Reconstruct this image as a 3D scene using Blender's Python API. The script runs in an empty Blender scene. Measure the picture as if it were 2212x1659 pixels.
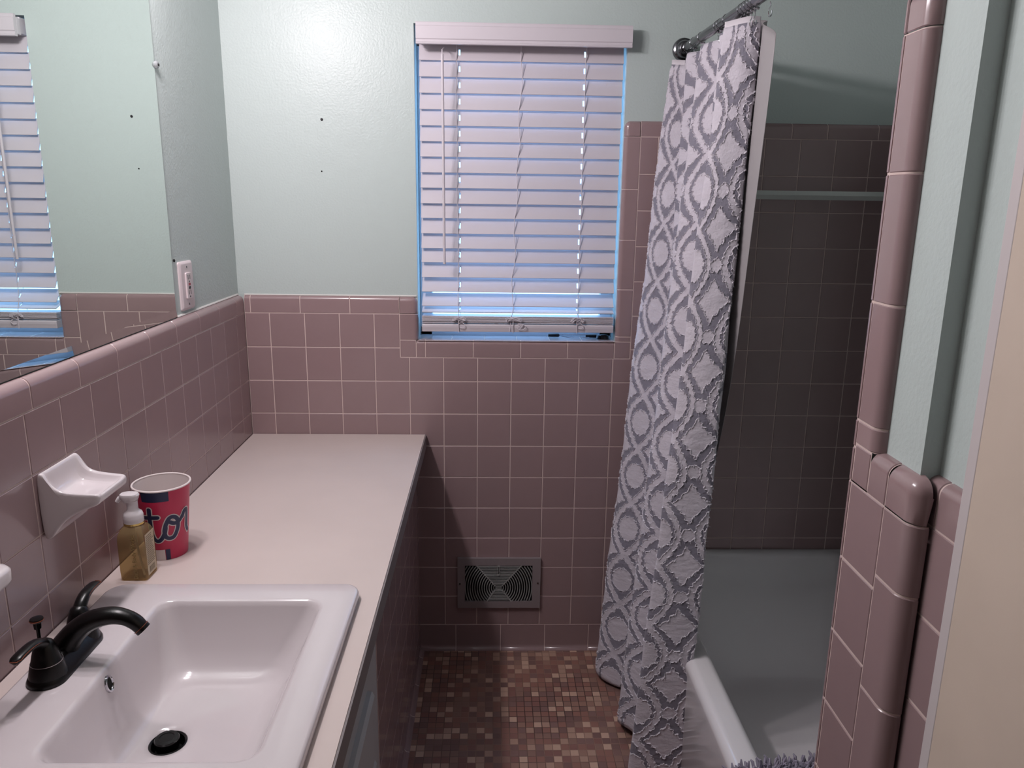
import bpy, bmesh, math, random
import numpy as np
from mathutils import Vector, Matrix, noise
random.seed(7)
PI = math.pi
C = bpy.context.scene.collection
V = Vector
PW, LCOL = 15., (1., .91, .95)
P = .1095          # tile pitch
X0, Y0, Z0 = .0767, .0829, .095   # tile lattice offsets

# ------------------------------------------------------------------ materials
def lin(c):
    return tuple(((v/255)/12.92 if v/255 <= .04045 else ((v/255+.055)/1.055)**2.4) for v in c)+(1,)
def mat(name, col, rough=.5, metal=0., spec=.5, coat=0., bump=0., bscale=200., var=0., vscale=8., trans=0., emit=None, estr=0., sss=0.):
    m = bpy.data.materials.new(name); m.use_nodes = True
    nt = m.node_tree; b = nt.nodes['Principled BSDF']
    c = lin(col)
    b.inputs['Base Color'].default_value = c
    b.inputs['Roughness'].default_value = rough
    b.inputs['Metallic'].default_value = metal
    b.inputs['Specular IOR Level'].default_value = spec
    b.inputs['Coat Weight'].default_value = coat
    b.inputs['Coat Roughness'].default_value = .08
    b.inputs['Transmission Weight'].default_value = trans
    if emit:
        b.inputs['Emission Color'].default_value = lin(emit); b.inputs['Emission Strength'].default_value = estr
    tc = nt.nodes.new('ShaderNodeTexCoord')
    if bump:
        n = nt.nodes.new('ShaderNodeTexNoise'); n.inputs['Scale'].default_value = bscale; n.inputs['Detail'].default_value = 4
        bp = nt.nodes.new('ShaderNodeBump'); bp.inputs['Strength'].default_value = bump; bp.inputs['Distance'].default_value = .002
        nt.links.new(tc.outputs['Object'], n.inputs['Vector']); nt.links.new(n.outputs['Fac'], bp.inputs['Height'])
        nt.links.new(bp.outputs['Normal'], b.inputs['Normal'])
    if var:
        n = nt.nodes.new('ShaderNodeTexNoise'); n.inputs['Scale'].default_value = vscale; n.inputs['Detail'].default_value = 5
        r = nt.nodes.new('ShaderNodeMapRange'); r.inputs[1].default_value = .3; r.inputs[2].default_value = .7
        r.inputs[3].default_value = 1-var; r.inputs[4].default_value = 1+var
        mx = nt.nodes.new('ShaderNodeVectorMath'); mx.operation = 'SCALE'; mx.inputs[0].default_value = c[:3]
        nt.links.new(tc.outputs['Object'], n.inputs['Vector']); nt.links.new(n.outputs['Fac'], r.inputs[0])
        nt.links.new(r.outputs[0], mx.inputs['Scale']); nt.links.new(mx.outputs[0], b.inputs['Base Color'])
    return m
def node(nt, t, **kw):
    n = nt.nodes.new(t)
    for k, v in kw.items(): setattr(n, k, v)
    return n
def math_node(nt, op, a, b=None, c=None):
    n = nt.nodes.new('ShaderNodeMath'); n.operation = op
    for i, v in enumerate((a, b, c)):
        if v is None: continue
        if isinstance(v, (int, float)): n.inputs[i].default_value = v
        else: nt.links.new(v, n.inputs[i])
    return n.outputs[0]

M = {}
TILE = (151, 127, 128)
def tile_mat():
    m = mat('pink_glazed_tile', TILE, .22, coat=.25)
    nt = m.node_tree; b = nt.nodes['Principled BSDF']
    at = node(nt, 'ShaderNodeAttribute', attribute_name='tone')
    tc = nt.nodes.new('ShaderNodeTexCoord')
    n = nt.nodes.new('ShaderNodeTexNoise'); n.inputs['Scale'].default_value = 30; n.inputs['Detail'].default_value = 3
    nt.links.new(tc.outputs['Object'], n.inputs['Vector'])
    s = math_node(nt, 'MULTIPLY_ADD', n.outputs['Fac'], .06, -.03)
    s = math_node(nt, 'ADD', s, at.outputs['Fac'])
    mx = nt.nodes.new('ShaderNodeVectorMath'); mx.operation = 'SCALE'; mx.inputs[0].default_value = lin(TILE)[:3]
    nt.links.new(s, mx.inputs['Scale']); nt.links.new(mx.outputs[0], b.inputs['Base Color'])
    bp = nt.nodes.new('ShaderNodeBump'); bp.inputs['Strength'].default_value = .05; bp.inputs['Distance'].default_value = .002
    n2 = nt.nodes.new('ShaderNodeTexNoise'); n2.inputs['Scale'].default_value = 22
    nt.links.new(tc.outputs['Object'], n2.inputs['Vector']); nt.links.new(n2.outputs['Fac'], bp.inputs['Height'])
    nt.links.new(bp.outputs['Normal'], b.inputs['Normal'])
    return m
M['tile'] = tile_mat()
M['grout'] = mat('pale_grout', (208, 186, 180), .8, bump=.2, bscale=400)
def paint_mat(name, col, rough):
    m = mat(name, col, rough, spec=.22)
    nt = m.node_tree; b = nt.nodes['Principled BSDF']
    tc = nt.nodes.new('ShaderNodeTexCoord')
    n = nt.nodes.new('ShaderNodeTexNoise'); n.inputs['Scale'].default_value = 160; n.inputs['Detail'].default_value = 2
    n2 = nt.nodes.new('ShaderNodeTexNoise'); n2.inputs['Scale'].default_value = 18; n2.inputs['Detail'].default_value = 3
    nt.links.new(tc.outputs['Object'], n.inputs['Vector']); nt.links.new(tc.outputs['Object'], n2.inputs['Vector'])
    h = math_node(nt, 'MULTIPLY_ADD', n2.outputs['Fac'], 1.2, n.outputs['Fac'])
    bp = nt.nodes.new('ShaderNodeBump'); bp.inputs['Strength'].default_value = .28; bp.inputs['Distance'].default_value = .0025
    nt.links.new(h, bp.inputs['Height']); nt.links.new(bp.outputs['Normal'], b.inputs['Normal'])
    return m
M['mint'] = paint_mat('mint_wall_paint', (192, 203, 200), .33)
M['beige'] = mat('beige_wall_paint', (207, 190, 175), .6, bump=.1, bscale=60, var=.04, vscale=7)
M['white'] = mat('white_trim_paint', (205, 196, 196), .45, bump=.05, bscale=60)
M['ceil'] = mat('ceiling_paint', (152, 156, 154), .7)
M['porcelain'] = mat('white_porcelain', (214, 206, 208), .12, coat=.4)
M['tub'] = mat('white_enamel', (238, 233, 236), .16, coat=.3)
M['laminate'] = mat('cream_laminate', (208, 193, 188), .32, spec=.4, var=.03, vscale=5)
M['edge'] = mat('dark_counter_edge', (120, 112, 112), .5)
M['cab'] = mat('white_cabinet_paint', (178, 178, 180), .4)
M['black'] = mat('oil_rubbed_bronze', (8, 7, 8), .29, spec=.36)
M['copper'] = mat('copper_edge', (170, 100, 76), .35, metal=.8)
M['chrome'] = mat('chrome', (200, 200, 205), .12, metal=1.)
M['rod'] = mat('brushed_steel', (120, 120, 124), .22, metal=1.)
M['steel'] = mat('dull_grille_steel', (146, 136, 138), .4, metal=.15)
M['grillebar'] = mat('grille_bar_steel', (168, 170, 168), .4, metal=.2)
M['dark'] = mat('hole_shade_dark_screw', (10, 9, 10), .8)  # near-black: shade inside openings put into colour, also dark screw heads
M['blind'] = mat('white_faux_wood_slat', (208, 200, 206), .42, spec=.35)
M['cord'] = mat('white_cord', (214, 206, 212), .7)
M['sash'] = mat('white_sash_paint', (200, 206, 214), .45)
M['silltile'] = mat('glazed_sill_tile', (214, 204, 208), .14, coat=.5)
M['plate'] = mat('ivory_plastic', (222, 208, 210), .35)
M['red'] = mat('red_button', (150, 40, 60), .4)
M['blackp'] = mat('black_plastic', (22, 20, 28), .4)
M['mirror'] = mat('silvered_glass', (232, 240, 236), .0, metal=1.)
M['mirredge'] = mat('dark_mirror_edge', (30, 36, 38), .25)
M['acrylic'] = mat('clear_acrylic', (225, 230, 232), .08, trans=.7)
M['magenta'] = mat('magenta_print', (196, 40, 82), .38)
M['navy'] = mat('navy_print', (34, 42, 78), .4)
M['cupw'] = mat('white_waxed_paper', (226, 214, 212), .4)
M['pump'] = mat('frosted_pump_plastic', (214, 208, 210), .3, spec=.5)
M['gold'] = mat('gold_band', (205, 178, 110), .2, metal=.9)
M['labelp'] = mat('printed_label', (196, 180, 150), .4)
M['labeltxt'] = mat('label_print', (96, 84, 66), .5)
M['rug'] = mat('lilac_grey_chenille', (150, 142, 158), .9, var=.12, vscale=40)
M['bar'] = mat('milky_towel_bar_glass', (214, 218, 214), .2, coat=.3)
M['caulk'] = mat('white_caulk', (216, 212, 208), .6)
M['rust'] = mat('dark_rusted_metal', (38, 36, 40), .45, metal=.4)
def mixmat(name, col, tr, rough, tint):
    m = bpy.data.materials.new(name); m.use_nodes = True
    nt = m.node_tree; b = nt.nodes['Principled BSDF']; o = nt.nodes['Material Output']
    b.inputs['Base Color'].default_value = lin(col); b.inputs['Roughness'].default_value = rough
    t = nt.nodes.new('ShaderNodeBsdfTransparent'); t.inputs['Color'].default_value = lin(tint)
    mx = nt.nodes.new('ShaderNodeMixShader'); mx.inputs[0].default_value = tr
    nt.links.new(b.outputs[0], mx.inputs[1]); nt.links.new(t.outputs[0], mx.inputs[2]); nt.links.new(mx.outputs[0], o.inputs[0])
    return m
M['bottle'] = mixmat('clear_amber_plastic', (172, 152, 114), .66, .12, (228, 212, 178))
M['bulb'] = mixmat('clear_glass_globe', (240, 240, 240), .96, .1, (252, 252, 252))
M['glass'] = mixmat('window_pane_glass', (200, 215, 220), .94, .02, (245, 250, 252))
M['letter'] = mat('raised_letter_plastic', (150, 128, 84), .3)
def liner_mat():
    m = bpy.data.materials.new('milky_liner_vinyl'); m.use_nodes = True
    nt = m.node_tree; b = nt.nodes['Principled BSDF']; o = nt.nodes['Material Output']
    b.inputs['Base Color'].default_value = lin((190, 184, 186)); b.inputs['Roughness'].default_value = .4
    t = nt.nodes.new('ShaderNodeBsdfTranslucent'); t.inputs['Color'].default_value = lin((190, 184, 186))
    mx = nt.nodes.new('ShaderNodeMixShader'); mx.inputs[0].default_value = .35
    nt.links.new(b.outputs[0], mx.inputs[1]); nt.links.new(t.outputs[0], mx.inputs[2]); nt.links.new(mx.outputs[0], o.inputs[0])
    return m
M['liner'] = liner_mat()
def floor_mat():
    m = mat('brown_mosaic_floor', (90, 60, 55), .45)
    nt = m.node_tree; b = nt.nodes['Principled BSDF']
    g = nt.nodes.new('ShaderNodeNewGeometry')
    sc = nt.nodes.new('ShaderNodeVectorMath'); sc.operation = 'SCALE'; sc.inputs['Scale'].default_value = 1/.0247
    nt.links.new(g.outputs['Position'], sc.inputs[0])
    fl = nt.nodes.new('ShaderNodeVectorMath'); fl.operation = 'FLOOR'
    fr = nt.nodes.new('ShaderNodeVectorMath'); fr.operation = 'FRACTION'
    nt.links.new(sc.outputs[0], fl.inputs[0]); nt.links.new(sc.outputs[0], fr.inputs[0])
    s2 = nt.nodes.new('ShaderNodeSeparateXYZ'); nt.links.new(fl.outputs[0], s2.inputs[0])
    cb = nt.nodes.new('ShaderNodeCombineXYZ'); nt.links.new(s2.outputs[0], cb.inputs[0]); nt.links.new(s2.outputs[1], cb.inputs[1])
    wn = nt.nodes.new('ShaderNodeTexWhiteNoise'); wn.noise_dimensions = '2D'; nt.links.new(cb.outputs[0], wn.inputs['Vector'])
    cr = nt.nodes.new('ShaderNodeValToRGB'); cr.color_ramp.interpolation = 'CONSTANT'
    cols = [(0, (138, 98, 90)), (.2, (150, 108, 96)), (.36, (126, 96, 90)), (.5, (146, 114, 102)), (.62, (182, 148, 130)), (.74, (134, 104, 98)), (.84, (204, 170, 150)), (.93, (158, 122, 108))]
    e = cr.color_ramp.elements
    e[0].position = 0; e[0].color = lin(cols[0][1]); e[1].position = cols[1][0]; e[1].color = lin(cols[1][1])
    for p, c in cols[2:]:
        q = e.new(p); q.color = lin(c)
    nt.links.new(wn.outputs['Value'], cr.inputs[0])
    s3 = nt.nodes.new('ShaderNodeSeparateXYZ'); nt.links.new(fr.outputs[0], s3.inputs[0])
    ax = math_node(nt, 'ABSOLUTE', math_node(nt, 'SUBTRACT', s3.outputs[0], .5)); ay = math_node(nt, 'ABSOLUTE', math_node(nt, 'SUBTRACT', s3.outputs[1], .5))
    mxx = math_node(nt, 'MAXIMUM', ax, ay)
    gm = node(nt, 'ShaderNodeMapRange'); gm.inputs[1].default_value = .44; gm.inputs[2].default_value = .475; nt.links.new(mxx, gm.inputs[0])
    mc = node(nt, 'ShaderNodeMix', data_type='RGBA'); nt.links.new(gm.outputs[0], mc.inputs[0]); nt.links.new(cr.outputs[0], mc.inputs[6])
    # grout: patchy light / dark like the worn floor
    n = nt.nodes.new('ShaderNodeTexNoise'); n.inputs['Scale'].default_value = 3.5; nt.links.new(g.outputs['Position'], n.inputs['Vector'])
    gr = nt.nodes.new('ShaderNodeValToRGB'); gr.color_ramp.elements[0].position = .42; gr.color_ramp.elements[1].position = .6
    gr.color_ramp.elements[0].color = lin((70, 50, 46)); gr.color_ramp.elements[1].color = lin((150, 118, 104))
    nt.links.new(n.outputs['Fac'], gr.inputs[0]); nt.links.new(gr.outputs[0], mc.inputs[7])
    nt.links.new(mc.outputs[2], b.inputs['Base Color'])
    bp = nt.nodes.new('ShaderNodeBump'); bp.inputs['Strength'].default_value = .5; bp.inputs['Distance'].default_value = .0012; bp.invert = True
    nt.links.new(gm.outputs[0], bp.inputs['Height']); nt.links.new(bp.outputs['Normal'], b.inputs['Normal'])
    return m
M['floor'] = floor_mat()

# ------------------------------------------------------------------ mesh helpers
class MB:
    def __init__(s): s.v = []; s.f = []; s.m = []; s.t = []; s.uv = None
    def face(s, idx, mi=0, tone=1.): s.f.append(tuple(idx)); s.m.append(mi); s.t.append(tone)
    def add(s, pts): n = len(s.v); s.v += [tuple(p) for p in pts]; return list(range(n, n+len(pts)))
    def box(s, a, b, mi=0, tone=1.):
        (x0, y0, z0), (x1, y1, z1) = a, b
        i = s.add([(x0,y0,z0),(x1,y0,z0),(x1,y1,z0),(x0,y1,z0),(x0,y0,z1),(x1,y0,z1),(x1,y1,z1),(x0,y1,z1)])
        for q in ((0,3,2,1),(4,5,6,7),(0,1,5,4),(1,2,6,5),(2,3,7,6),(3,0,4,7)): s.face([i[k] for k in q], mi, tone)
    def grid(s, rows, mi=0, closed=False, tone=1.):
        ids = [s.add(r) for r in rows]; n = len(rows[0])
        for a, b in zip(ids, ids[1:]):
            for k in range(n if closed else n-1):
                l = (k+1) % n; s.face((a[k], a[l], b[l], b[k]), mi, tone)
        return ids
    def loft(s, loops, mi=0, cap0=True, cap1=True):
        ids = s.grid(loops, mi, True)
        if cap0: s.face(ids[0][::-1], mi)
        if cap1: s.face(ids[-1], mi)
        return ids
    def lathe(s, o, prof, n=32, axis='z', mi=0, cap0=True, cap1=True):
        loops = []
        for r, h in prof:
            l = []
            for k in range(n):
                a = 2*PI*k/n; c, d = r*math.cos(a), r*math.sin(a)
                p = {'z': (c, d, h), 'x': (h, c, d), 'y': (d, h, c)}[axis]
                l.append((o[0]+p[0], o[1]+p[1], o[2]+p[2]))
            loops.append(l)
        return s.loft(loops, mi, cap0, cap1)
    def tube(s, pts, rad, n=10, mi=0, caps=True, flat=None, up=None):
        pts = [V(p) for p in pts]; N = len(pts)
        rad = rad if isinstance(rad, (list, tuple)) else [rad]*N
        loops = []; u = None
        for i, p in enumerate(pts):
            d = (pts[min(i+1, N-1)]-pts[max(i-1, 0)]).normalized()
            if u is None:
                u = V(up) if up else (V((0, 0, 1)) if abs(d.z) < .9 else V((1, 0, 0)))
            u = (u-d*u.dot(d)).normalized(); w = d.cross(u)
            r = rad[i]; rw, ru = (r if isinstance(r, tuple) else (r, r))
            loops.append([p+w*(rw*math.cos(2*PI*k/n))+u*(ru*math.sin(2*PI*k/n)) for k in range(n)])
        return s.loft(loops, mi, caps, caps)
    def build(s, name, mats, parent=None, smooth=False, loc=None):
        me = bpy.data.meshes.new(name)
        me.from_pydata(s.v, [], s.f)
        for m in (mats if isinstance(mats, (list, tuple)) else [mats]): me.materials.append(m)
        me.polygons.foreach_set('material_index', s.m)
        a = me.attributes.new('tone', 'FLOAT', 'FACE'); a.data.foreach_set('value', s.t)
        bm = bmesh.new(); bm.from_mesh(me); bmesh.ops.recalc_face_normals(bm, faces=bm.faces); bm.to_mesh(me); bm.free()
        if smooth:
            me.polygons.foreach_set('use_smooth', [True]*len(me.polygons))
            try: me.set_sharp_from_angle(angle=math.radians(smooth if smooth is not True else 40))
            except Exception: pass
        me.update()
        o = bpy.data.objects.new(name, me); C.objects.link(o)
        if parent is not None:
            o.parent = parent; o.matrix_parent_inverse = Matrix.Translation(-V(parent.location))
        return o
def tag(o, label, cat, group=None):
    o['label'] = label; o['category'] = cat
    if group: o['group'] = group
    return o
def thing(name, label, cat, loc=(0, 0, 0), group=None):
    o = bpy.data.objects.new(name, None); C.objects.link(o); o.location = loc; o.empty_display_size = .02
    return tag(o, label, cat, group)
def struct(o, label=None):
    o['kind'] = 'structure'
    if label: o['label'] = label; 
    return o
def rrect(cx, cy, hx, hy, r, n=8):
    r = min(r, hx*.999, hy*.999); pts = []
    for qx, qy, a0 in ((1, 1, 0), (-1, 1, 90), (-1, -1, 180), (1, -1, 270)):
        for k in range(n+1):
            a = math.radians(a0+90*k/n); pts.append((cx+qx*(hx-r)+r*math.cos(a), cy+qy*(hy-r)+r*math.sin(a)))
    return pts
def bevel(o, w, seg=2):
    m = o.modifiers.new('bevel', 'BEVEL'); m.width = w; m.segments = seg; m.limit_method = 'ANGLE'; m.angle_limit = math.radians(40)
    return o
def catmull(pts, n):
    pts = [V(p) for p in pts]; out = []
    for i in range(len(pts)-1):
        p0 = pts[max(i-1, 0)]; p1 = pts[i]; p2 = pts[i+1]; p3 = pts[min(i+2, len(pts)-1)]
        for k in range(n):
            t = k/n
            out.append(.5*((2*p1)+(p2-p0)*t+(2*p0-5*p1+4*p2-p3)*t*t+(3*p1-p0-3*p2+p3)*t**3))
    out.append(pts[-1]); return out
def lerp(a, b, t): return a+(b-a)*t

# ---- tiles: each tile is a slightly cushioned plate over a recessed grout bed
GAP = .0010
def tiles(mb, o, u, v, n, rects, bev=.0016, dep=.0014):
    o, u, v, n = V(o), V(u), V(v), V(n)
    for rc in rects:
        a0, b0, a1, b1 = rc[:4]; fl = rc[4] if len(rc) > 4 else 'lbrt'
        if a1-a0 < .004 or b1-b0 < .004: continue
        g = {c: (GAP if c in fl else 0.) for c in 'lbrt'}; e = {c: (bev if c in fl else 0.) for c in 'lbrt'}
        a0 += g['l']; a1 -= g['r']; b0 += g['b']; b1 -= g['t']
        lo = [(a0, b0), (a1, b0), (a1, b1), (a0, b1)]
        hi = [(a0+e['l'], b0+e['b']), (a1-e['r'], b0+e['b']), (a1-e['r'], b1-e['t']), (a0+e['l'], b1-e['t'])]
        i = mb.add([o+u*a+v*b-n*dep for a, b in lo]+[o+u*a+v*b for a, b in hi])
        tone = rc[5] if len(rc) > 5 else random.gauss(1, .022)
        mb.face((i[4], i[5], i[6], i[7]), 0, tone)
        for k in range(4): mb.face((i[k], i[(k+1) % 4], i[4+(k+1) % 4], i[4+k]), 0, tone)
def bed(mb, o, u, v, n, a0, b0, a1, b1, dep=.0010):
    o, u, v, n = V(o), V(u), V(v), V(n)
    i = mb.add([o+u*a+v*b-n*dep for a, b in ((a0, b0), (a1, b0), (a1, b1), (a0, b1))]); mb.face(i, 1)
def lattice(a_off, b_off, a0, b0, a1, b1):
    out = []
    k0 = math.floor((a0-a_off)/P); j0 = math.floor((b0-b_off)/P)
    for k in range(k0, math.ceil((a1-a_off)/P)):
        for j in range(j0, math.ceil((b1-b_off)/P)):
            ra = max(a0, a_off+k*P), max(b0, b_off+j*P), min(a1, a_off+(k+1)*P), min(b1, b_off+(j+1)*P)
            if ra[2]-ra[0] > .003 and ra[3]-ra[1] > .003: out.append(ra)
    return out
def profile(W, r, flat=0.):
    p = [(0, 0), (W-r, 0)]
    for k in range(1, 8):
        a = PI/2*k/7; p.append((W-r+r*math.sin(a), -(r-r*math.cos(a))))
    return p
def strip(mb, o, u, v, n, joints, W, r):
    """bullnose pieces laid along u, rounded over at the v side"""
    o, u, v, n = V(o), V(u), V(v), V(n); pr = profile(W, r)
    def off(d):
        out = []
        for i, (a, b) in enumerate(pr):
            ang = 0 if i < 2 else PI/2*(i-1)/7
            out.append((a-d*math.sin(ang)+(d if i == 0 else 0), b-d*math.cos(ang)))
        return out
    full, low = pr, off(.0014)
    full = [(.0016 if i == 0 else a, b) for i, (a, b) in enumerate(full)]
    first = (GAP, -.0014)
    def row(s, q, l): return [o+u*s+v*first[0]+n*first[1]]+[o+u*s+v*a+n*b for a, b in (low if l else full)]
    for s0, s1 in zip(joints, joints[1:]):
        g = GAP
        mb.grid([row(s0+g, 0, 1), row(s0+g+.0014, 0, 0), row(s1-g-.0014, 0, 0), row(s1-g, 0, 1)], 0, tone=random.gauss(1, .02))
    lw = off(.0011)
    mb.grid([[o+u*s+n*-.0011]+[o+u*s+v*a+n*b for a, b in lw] for s in (joints[0], joints[-1])], 1)
def corner(mb, o, u, v, n, W, H, r, m=14):
    o, u, v, n = V(o), V(u), V(v), V(n); rows = []
    us = [GAP, GAP+.0014]+[lerp(GAP+.0014, W-r, k/2) for k in (1, 2)]+[W-r+r*math.sin(PI/2*k/8) for k in range(1, 9)]
    vs = [GAP, GAP+.0014]+[lerp(GAP+.0014, H-r, k/2) for k in (1, 2)]+[H-r+r*math.sin(PI/2*k/8) for k in range(1, 9)]
    for b in vs:
        row = []
        for a in us:
            du, dv = max(0, a-(W-r)), max(0, b-(H-r)); d = math.hypot(du, dv); aa, bb = a, b
            if d > r: aa, bb = W-r+du*r/d, H-r+dv*r/d; d = r
            nn = -(r-math.sqrt(max(0, r*r-d*d)))
            if a == us[0] or b == vs[0]: nn -= .0014
            row.append(o+u*aa+v*bb+n*nn)
        rows.append(row)
    mb.grid(rows, 0, tone=random.gauss(1, .02))
TG = [M['tile'], M['grout']]
EX, EY, EZ = (1, 0, 0), (0, 1, 0), (0, 0, 1)
NX, NY = (-1, 0, 0), (0, -1, 0)

# ================================================================== SETTING
YW = .012                     # painted plaster plane of the back wall
WL, WR, WB, WT = .5436, 1.177, 1.1055, 2.046   # window opening
fb = MB(); fb.box((-.12, -3.3, -.08), (2.2, .16, 0)); struct(fb.build('floor', M['floor']), 'floor of small brown square mosaic tiles')
cb = MB(); cb.box((-.12, -3.3, 2.44), (2.2, .16, 2.52)); struct(cb.build('ceiling', M['ceil']))
wb = MB()
wb.box((-.02, YW, 0), (WL, .15, 2.44)); wb.box((WR, YW, 0), (2.2, .15, 2.44))
wb.box((WL, YW, 0), (WR, .15, WB-.012)); wb.box((WL, YW, WT), (WR, .15, 2.44))
wall_back = struct(wb.build('wall_back', M['mint']), 'mint green back wall over pink tile, with the window')
wl = MB(); wl.box((-.14, -3.3, 0), (-.02, .15, 2.44)); wall_left = struct(wl.build('wall_left', M['mint']), 'mint green left wall over pink tile, behind the vanity')
wr = MB(); wr.box((2.062, -1.60, 0), (2.2, YW, 2.44)); struct(wr.build('wall_right', M['mint']))
XA, XB = 1.2523, 1.277
wp = MB(); wp.box((XA+.016, -1.608, 0), (2.062, -1.479, 2.44)); wp.box((XB+.014, -1.70, 0), (2.062, -1.608, 2.44))
wall_wing = struct(wp.build('wall_wing', M['mint']), 'mint green stub wall at the foot of the tub, pink tile below')
we = MB(); we.box((XB-.0035, -3.3, 0), (1.45, -1.694, 2.44)); struct(we.build('wall_entry', M['beige']), 'beige wall at the right edge beside the white casing')
wf = MB(); wf.box((-.02, -3.42, 0), (XB-.003, -3.3, 2.44)); struct(wf.build('wall_front', mat('unlit_hall_shade', (52, 46, 42), .7)))  # unseen wall; its dark colour stands for the unlit hallway
tr = MB(); tr.box((XB-.004, -1.6945, 0), (XB+.02, -1.6785, 2.2)); o = struct(tr.build('trim_1', M['white']), 'narrow white door casing between tile and beige wall'); bevel(o, .0012)

# ---- back wall tile field
mb = MB(); O = (0, 0, 0)
rects = []
for a0, b0, a1, b1 in lattice(X0, Z0, 0, Z0, 2.06, 1.05): rects.append((a0, b0, a1, b1))
# the row cut by the window apron runs on full height at both sides
fixed = []
for q in rects:
    a0, b0, a1, b1 = q
    if abs(b1-1.05) < 1e-4 and (a1 <= .4865 or a0 >= 1.2264): q = (a0, b0, a1, 1.0805)
    elif abs(b1-1.05) < 1e-4 and a0 < .486 < a1:
        t = random.gauss(1, .02); fixed.append((a0, b0, a1, b1, 'lbrt', t)); fixed[-1] = (a0, b0, .486, b1, 'lb', t)
        fixed.append((.486, b0, a1, b1, 'brt', t)); fixed.append((a0, b1, .486, 1.0805, 'lrt', t)); continue
    elif abs(b1-1.05) < 1e-4 and a0 < 1.2265 < a1:
        t = random.gauss(1, .02); fixed.append((a0, b0, 1.2265, b1, 'lbt', t)); fixed.append((1.2265, b0, a1, b1, 'br', t))
        fixed.append((1.2265, b1, a1, 1.0805, 'lrt', t)); continue
    fixed.append(q)
fixed += lattice(X0, Z0, 0, 1.0806, .486, 1.19)+lattice(X0, Z0, 1.2265, 1.0806, 2.06, 1.7375)
tiles(mb, O, EX, EZ, NY, fixed)
bed(mb, O, EX, EZ, NY, 0, .09, 2.06, 1.05); bed(mb, O, EX, EZ, NY, 0, 1.05, .486, 1.192); bed(mb, O, EX, EZ, NY, 1.2265, 1.05, 2.06, 1.74)
mb.build('wall_tile', TG, wall_back)
mb = MB()
strip(mb, (0, 0, 1.19), EX, EZ, NY, [0, .0188, .1741, .33, .486], .055, .014)
corner(mb, (.486, 0, 1.19), EX, EZ, NY, .0576, .055, .018)
strip(mb, (.486, 0, 1.106), EZ, EX, NY, [0, .084], .0576, .014)                    # left of the opening
tiles(mb, (.486, 0, 1.05), EX, EZ, NY, [(0, 0, .0513, .056)]); bed(mb, (.486, 0, 1.05), EX, EZ, NY, 0, 0, .0513, .056)
strip(mb, (0, 0, 1.05), EX, EZ, NY, [.5373, .5666, .7197, .8723, 1.0238, 1.1752], .0555, .014)   # window apron
tiles(mb, (1.1752, 0, 1.05), EX, EZ, NY, [(0, 0, .0513, .0555)]); bed(mb, (1.1752, 0, 1.05), EX, EZ, NY, 0, 0, .0513, .056)
strip(mb, (1.2265, 0, 0), EZ, NX, NY, [1.1055, 1.1218, 1.2736, 1.4284, 1.5827, 1.7375], .0495, .014)
corner(mb, (1.2265, 0, 1.7375), NX, EZ, NY, .0495, .0465, .018)
strip(mb, (0, 0, 1.7375), EX, EZ, NY, [1.2265, 1.381, 1.536, 1.690, 1.7995, 1.957, 2.06], .0465, .014)
mb.build('tile_cap', TG, wall_back, smooth=35)
def cove(mb, o, u, n, joints):
    o, u, n = V(o), V(u), V(n); z = V(EZ)
    pr = [(Z0-.001, -.0014), (Z0-.0025, 0), (.017, 0)]+[(.017-.015*math.sin(PI/2*k/6), .015-.015*math.cos(PI/2*k/6)) for k in range(1, 7)]+[(0.0, .0155)]
    for s0, s1 in zip(joints, joints[1:]):
        rows = []
        for s, d in ((s0+GAP, .0014), (s0+GAP+.0014, 0), (s1-GAP-.0014, 0), (s1-GAP, .0014)):
            rows.append([o+u*s+z*a+n*(b-d) for a, b in pr])
        mb.grid(rows, 0, tone=random.gauss(.97, .02))
    mb.grid([[o+u*s+z*a+n*(b-.0011) for a, b in pr] for s in (joints[0], joints[-1])], 1)
mb = MB(); cove(mb, O, EX, NY, [.5266, .6608, .8175, .9731, 1.1276, 1.283])
mb.build('tile_base', TG, wall_back, smooth=35)
# ---- left wall tile
mb = MB()
tiles(mb, O, NY, EZ, EX, [q for q in lattice(Y0, Z0, 0, Z0, 3.0, 1.19)])
bed(mb, O, NY, EZ, EX, 0, Z0, 3.0, 1.192); mb.build('wall_tile', TG, wall_left)
mb = MB()
j = [.001, .0723, .2237, .374, .5312, .6846, .8392, .9921, 1.1506]
while j[-1] < 2.9: j.append(j[-1]+.155)
strip(mb, (0, 0, 1.19), NY, EZ, EX, j, .055, .018)
mb.build('tile_cap', TG, wall_left, smooth=35)
cv = MB(); cv.tube([(-.018, 0, 1.2465), (-.018, -.48, 1.2465)], .0035, 6); cv.tube([(0, .011, 1.2455), (.54, .011, 1.2455)], .003, 6)
cv.build('caulk_bead', M['caulk'], wall_left, smooth=True)
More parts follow.
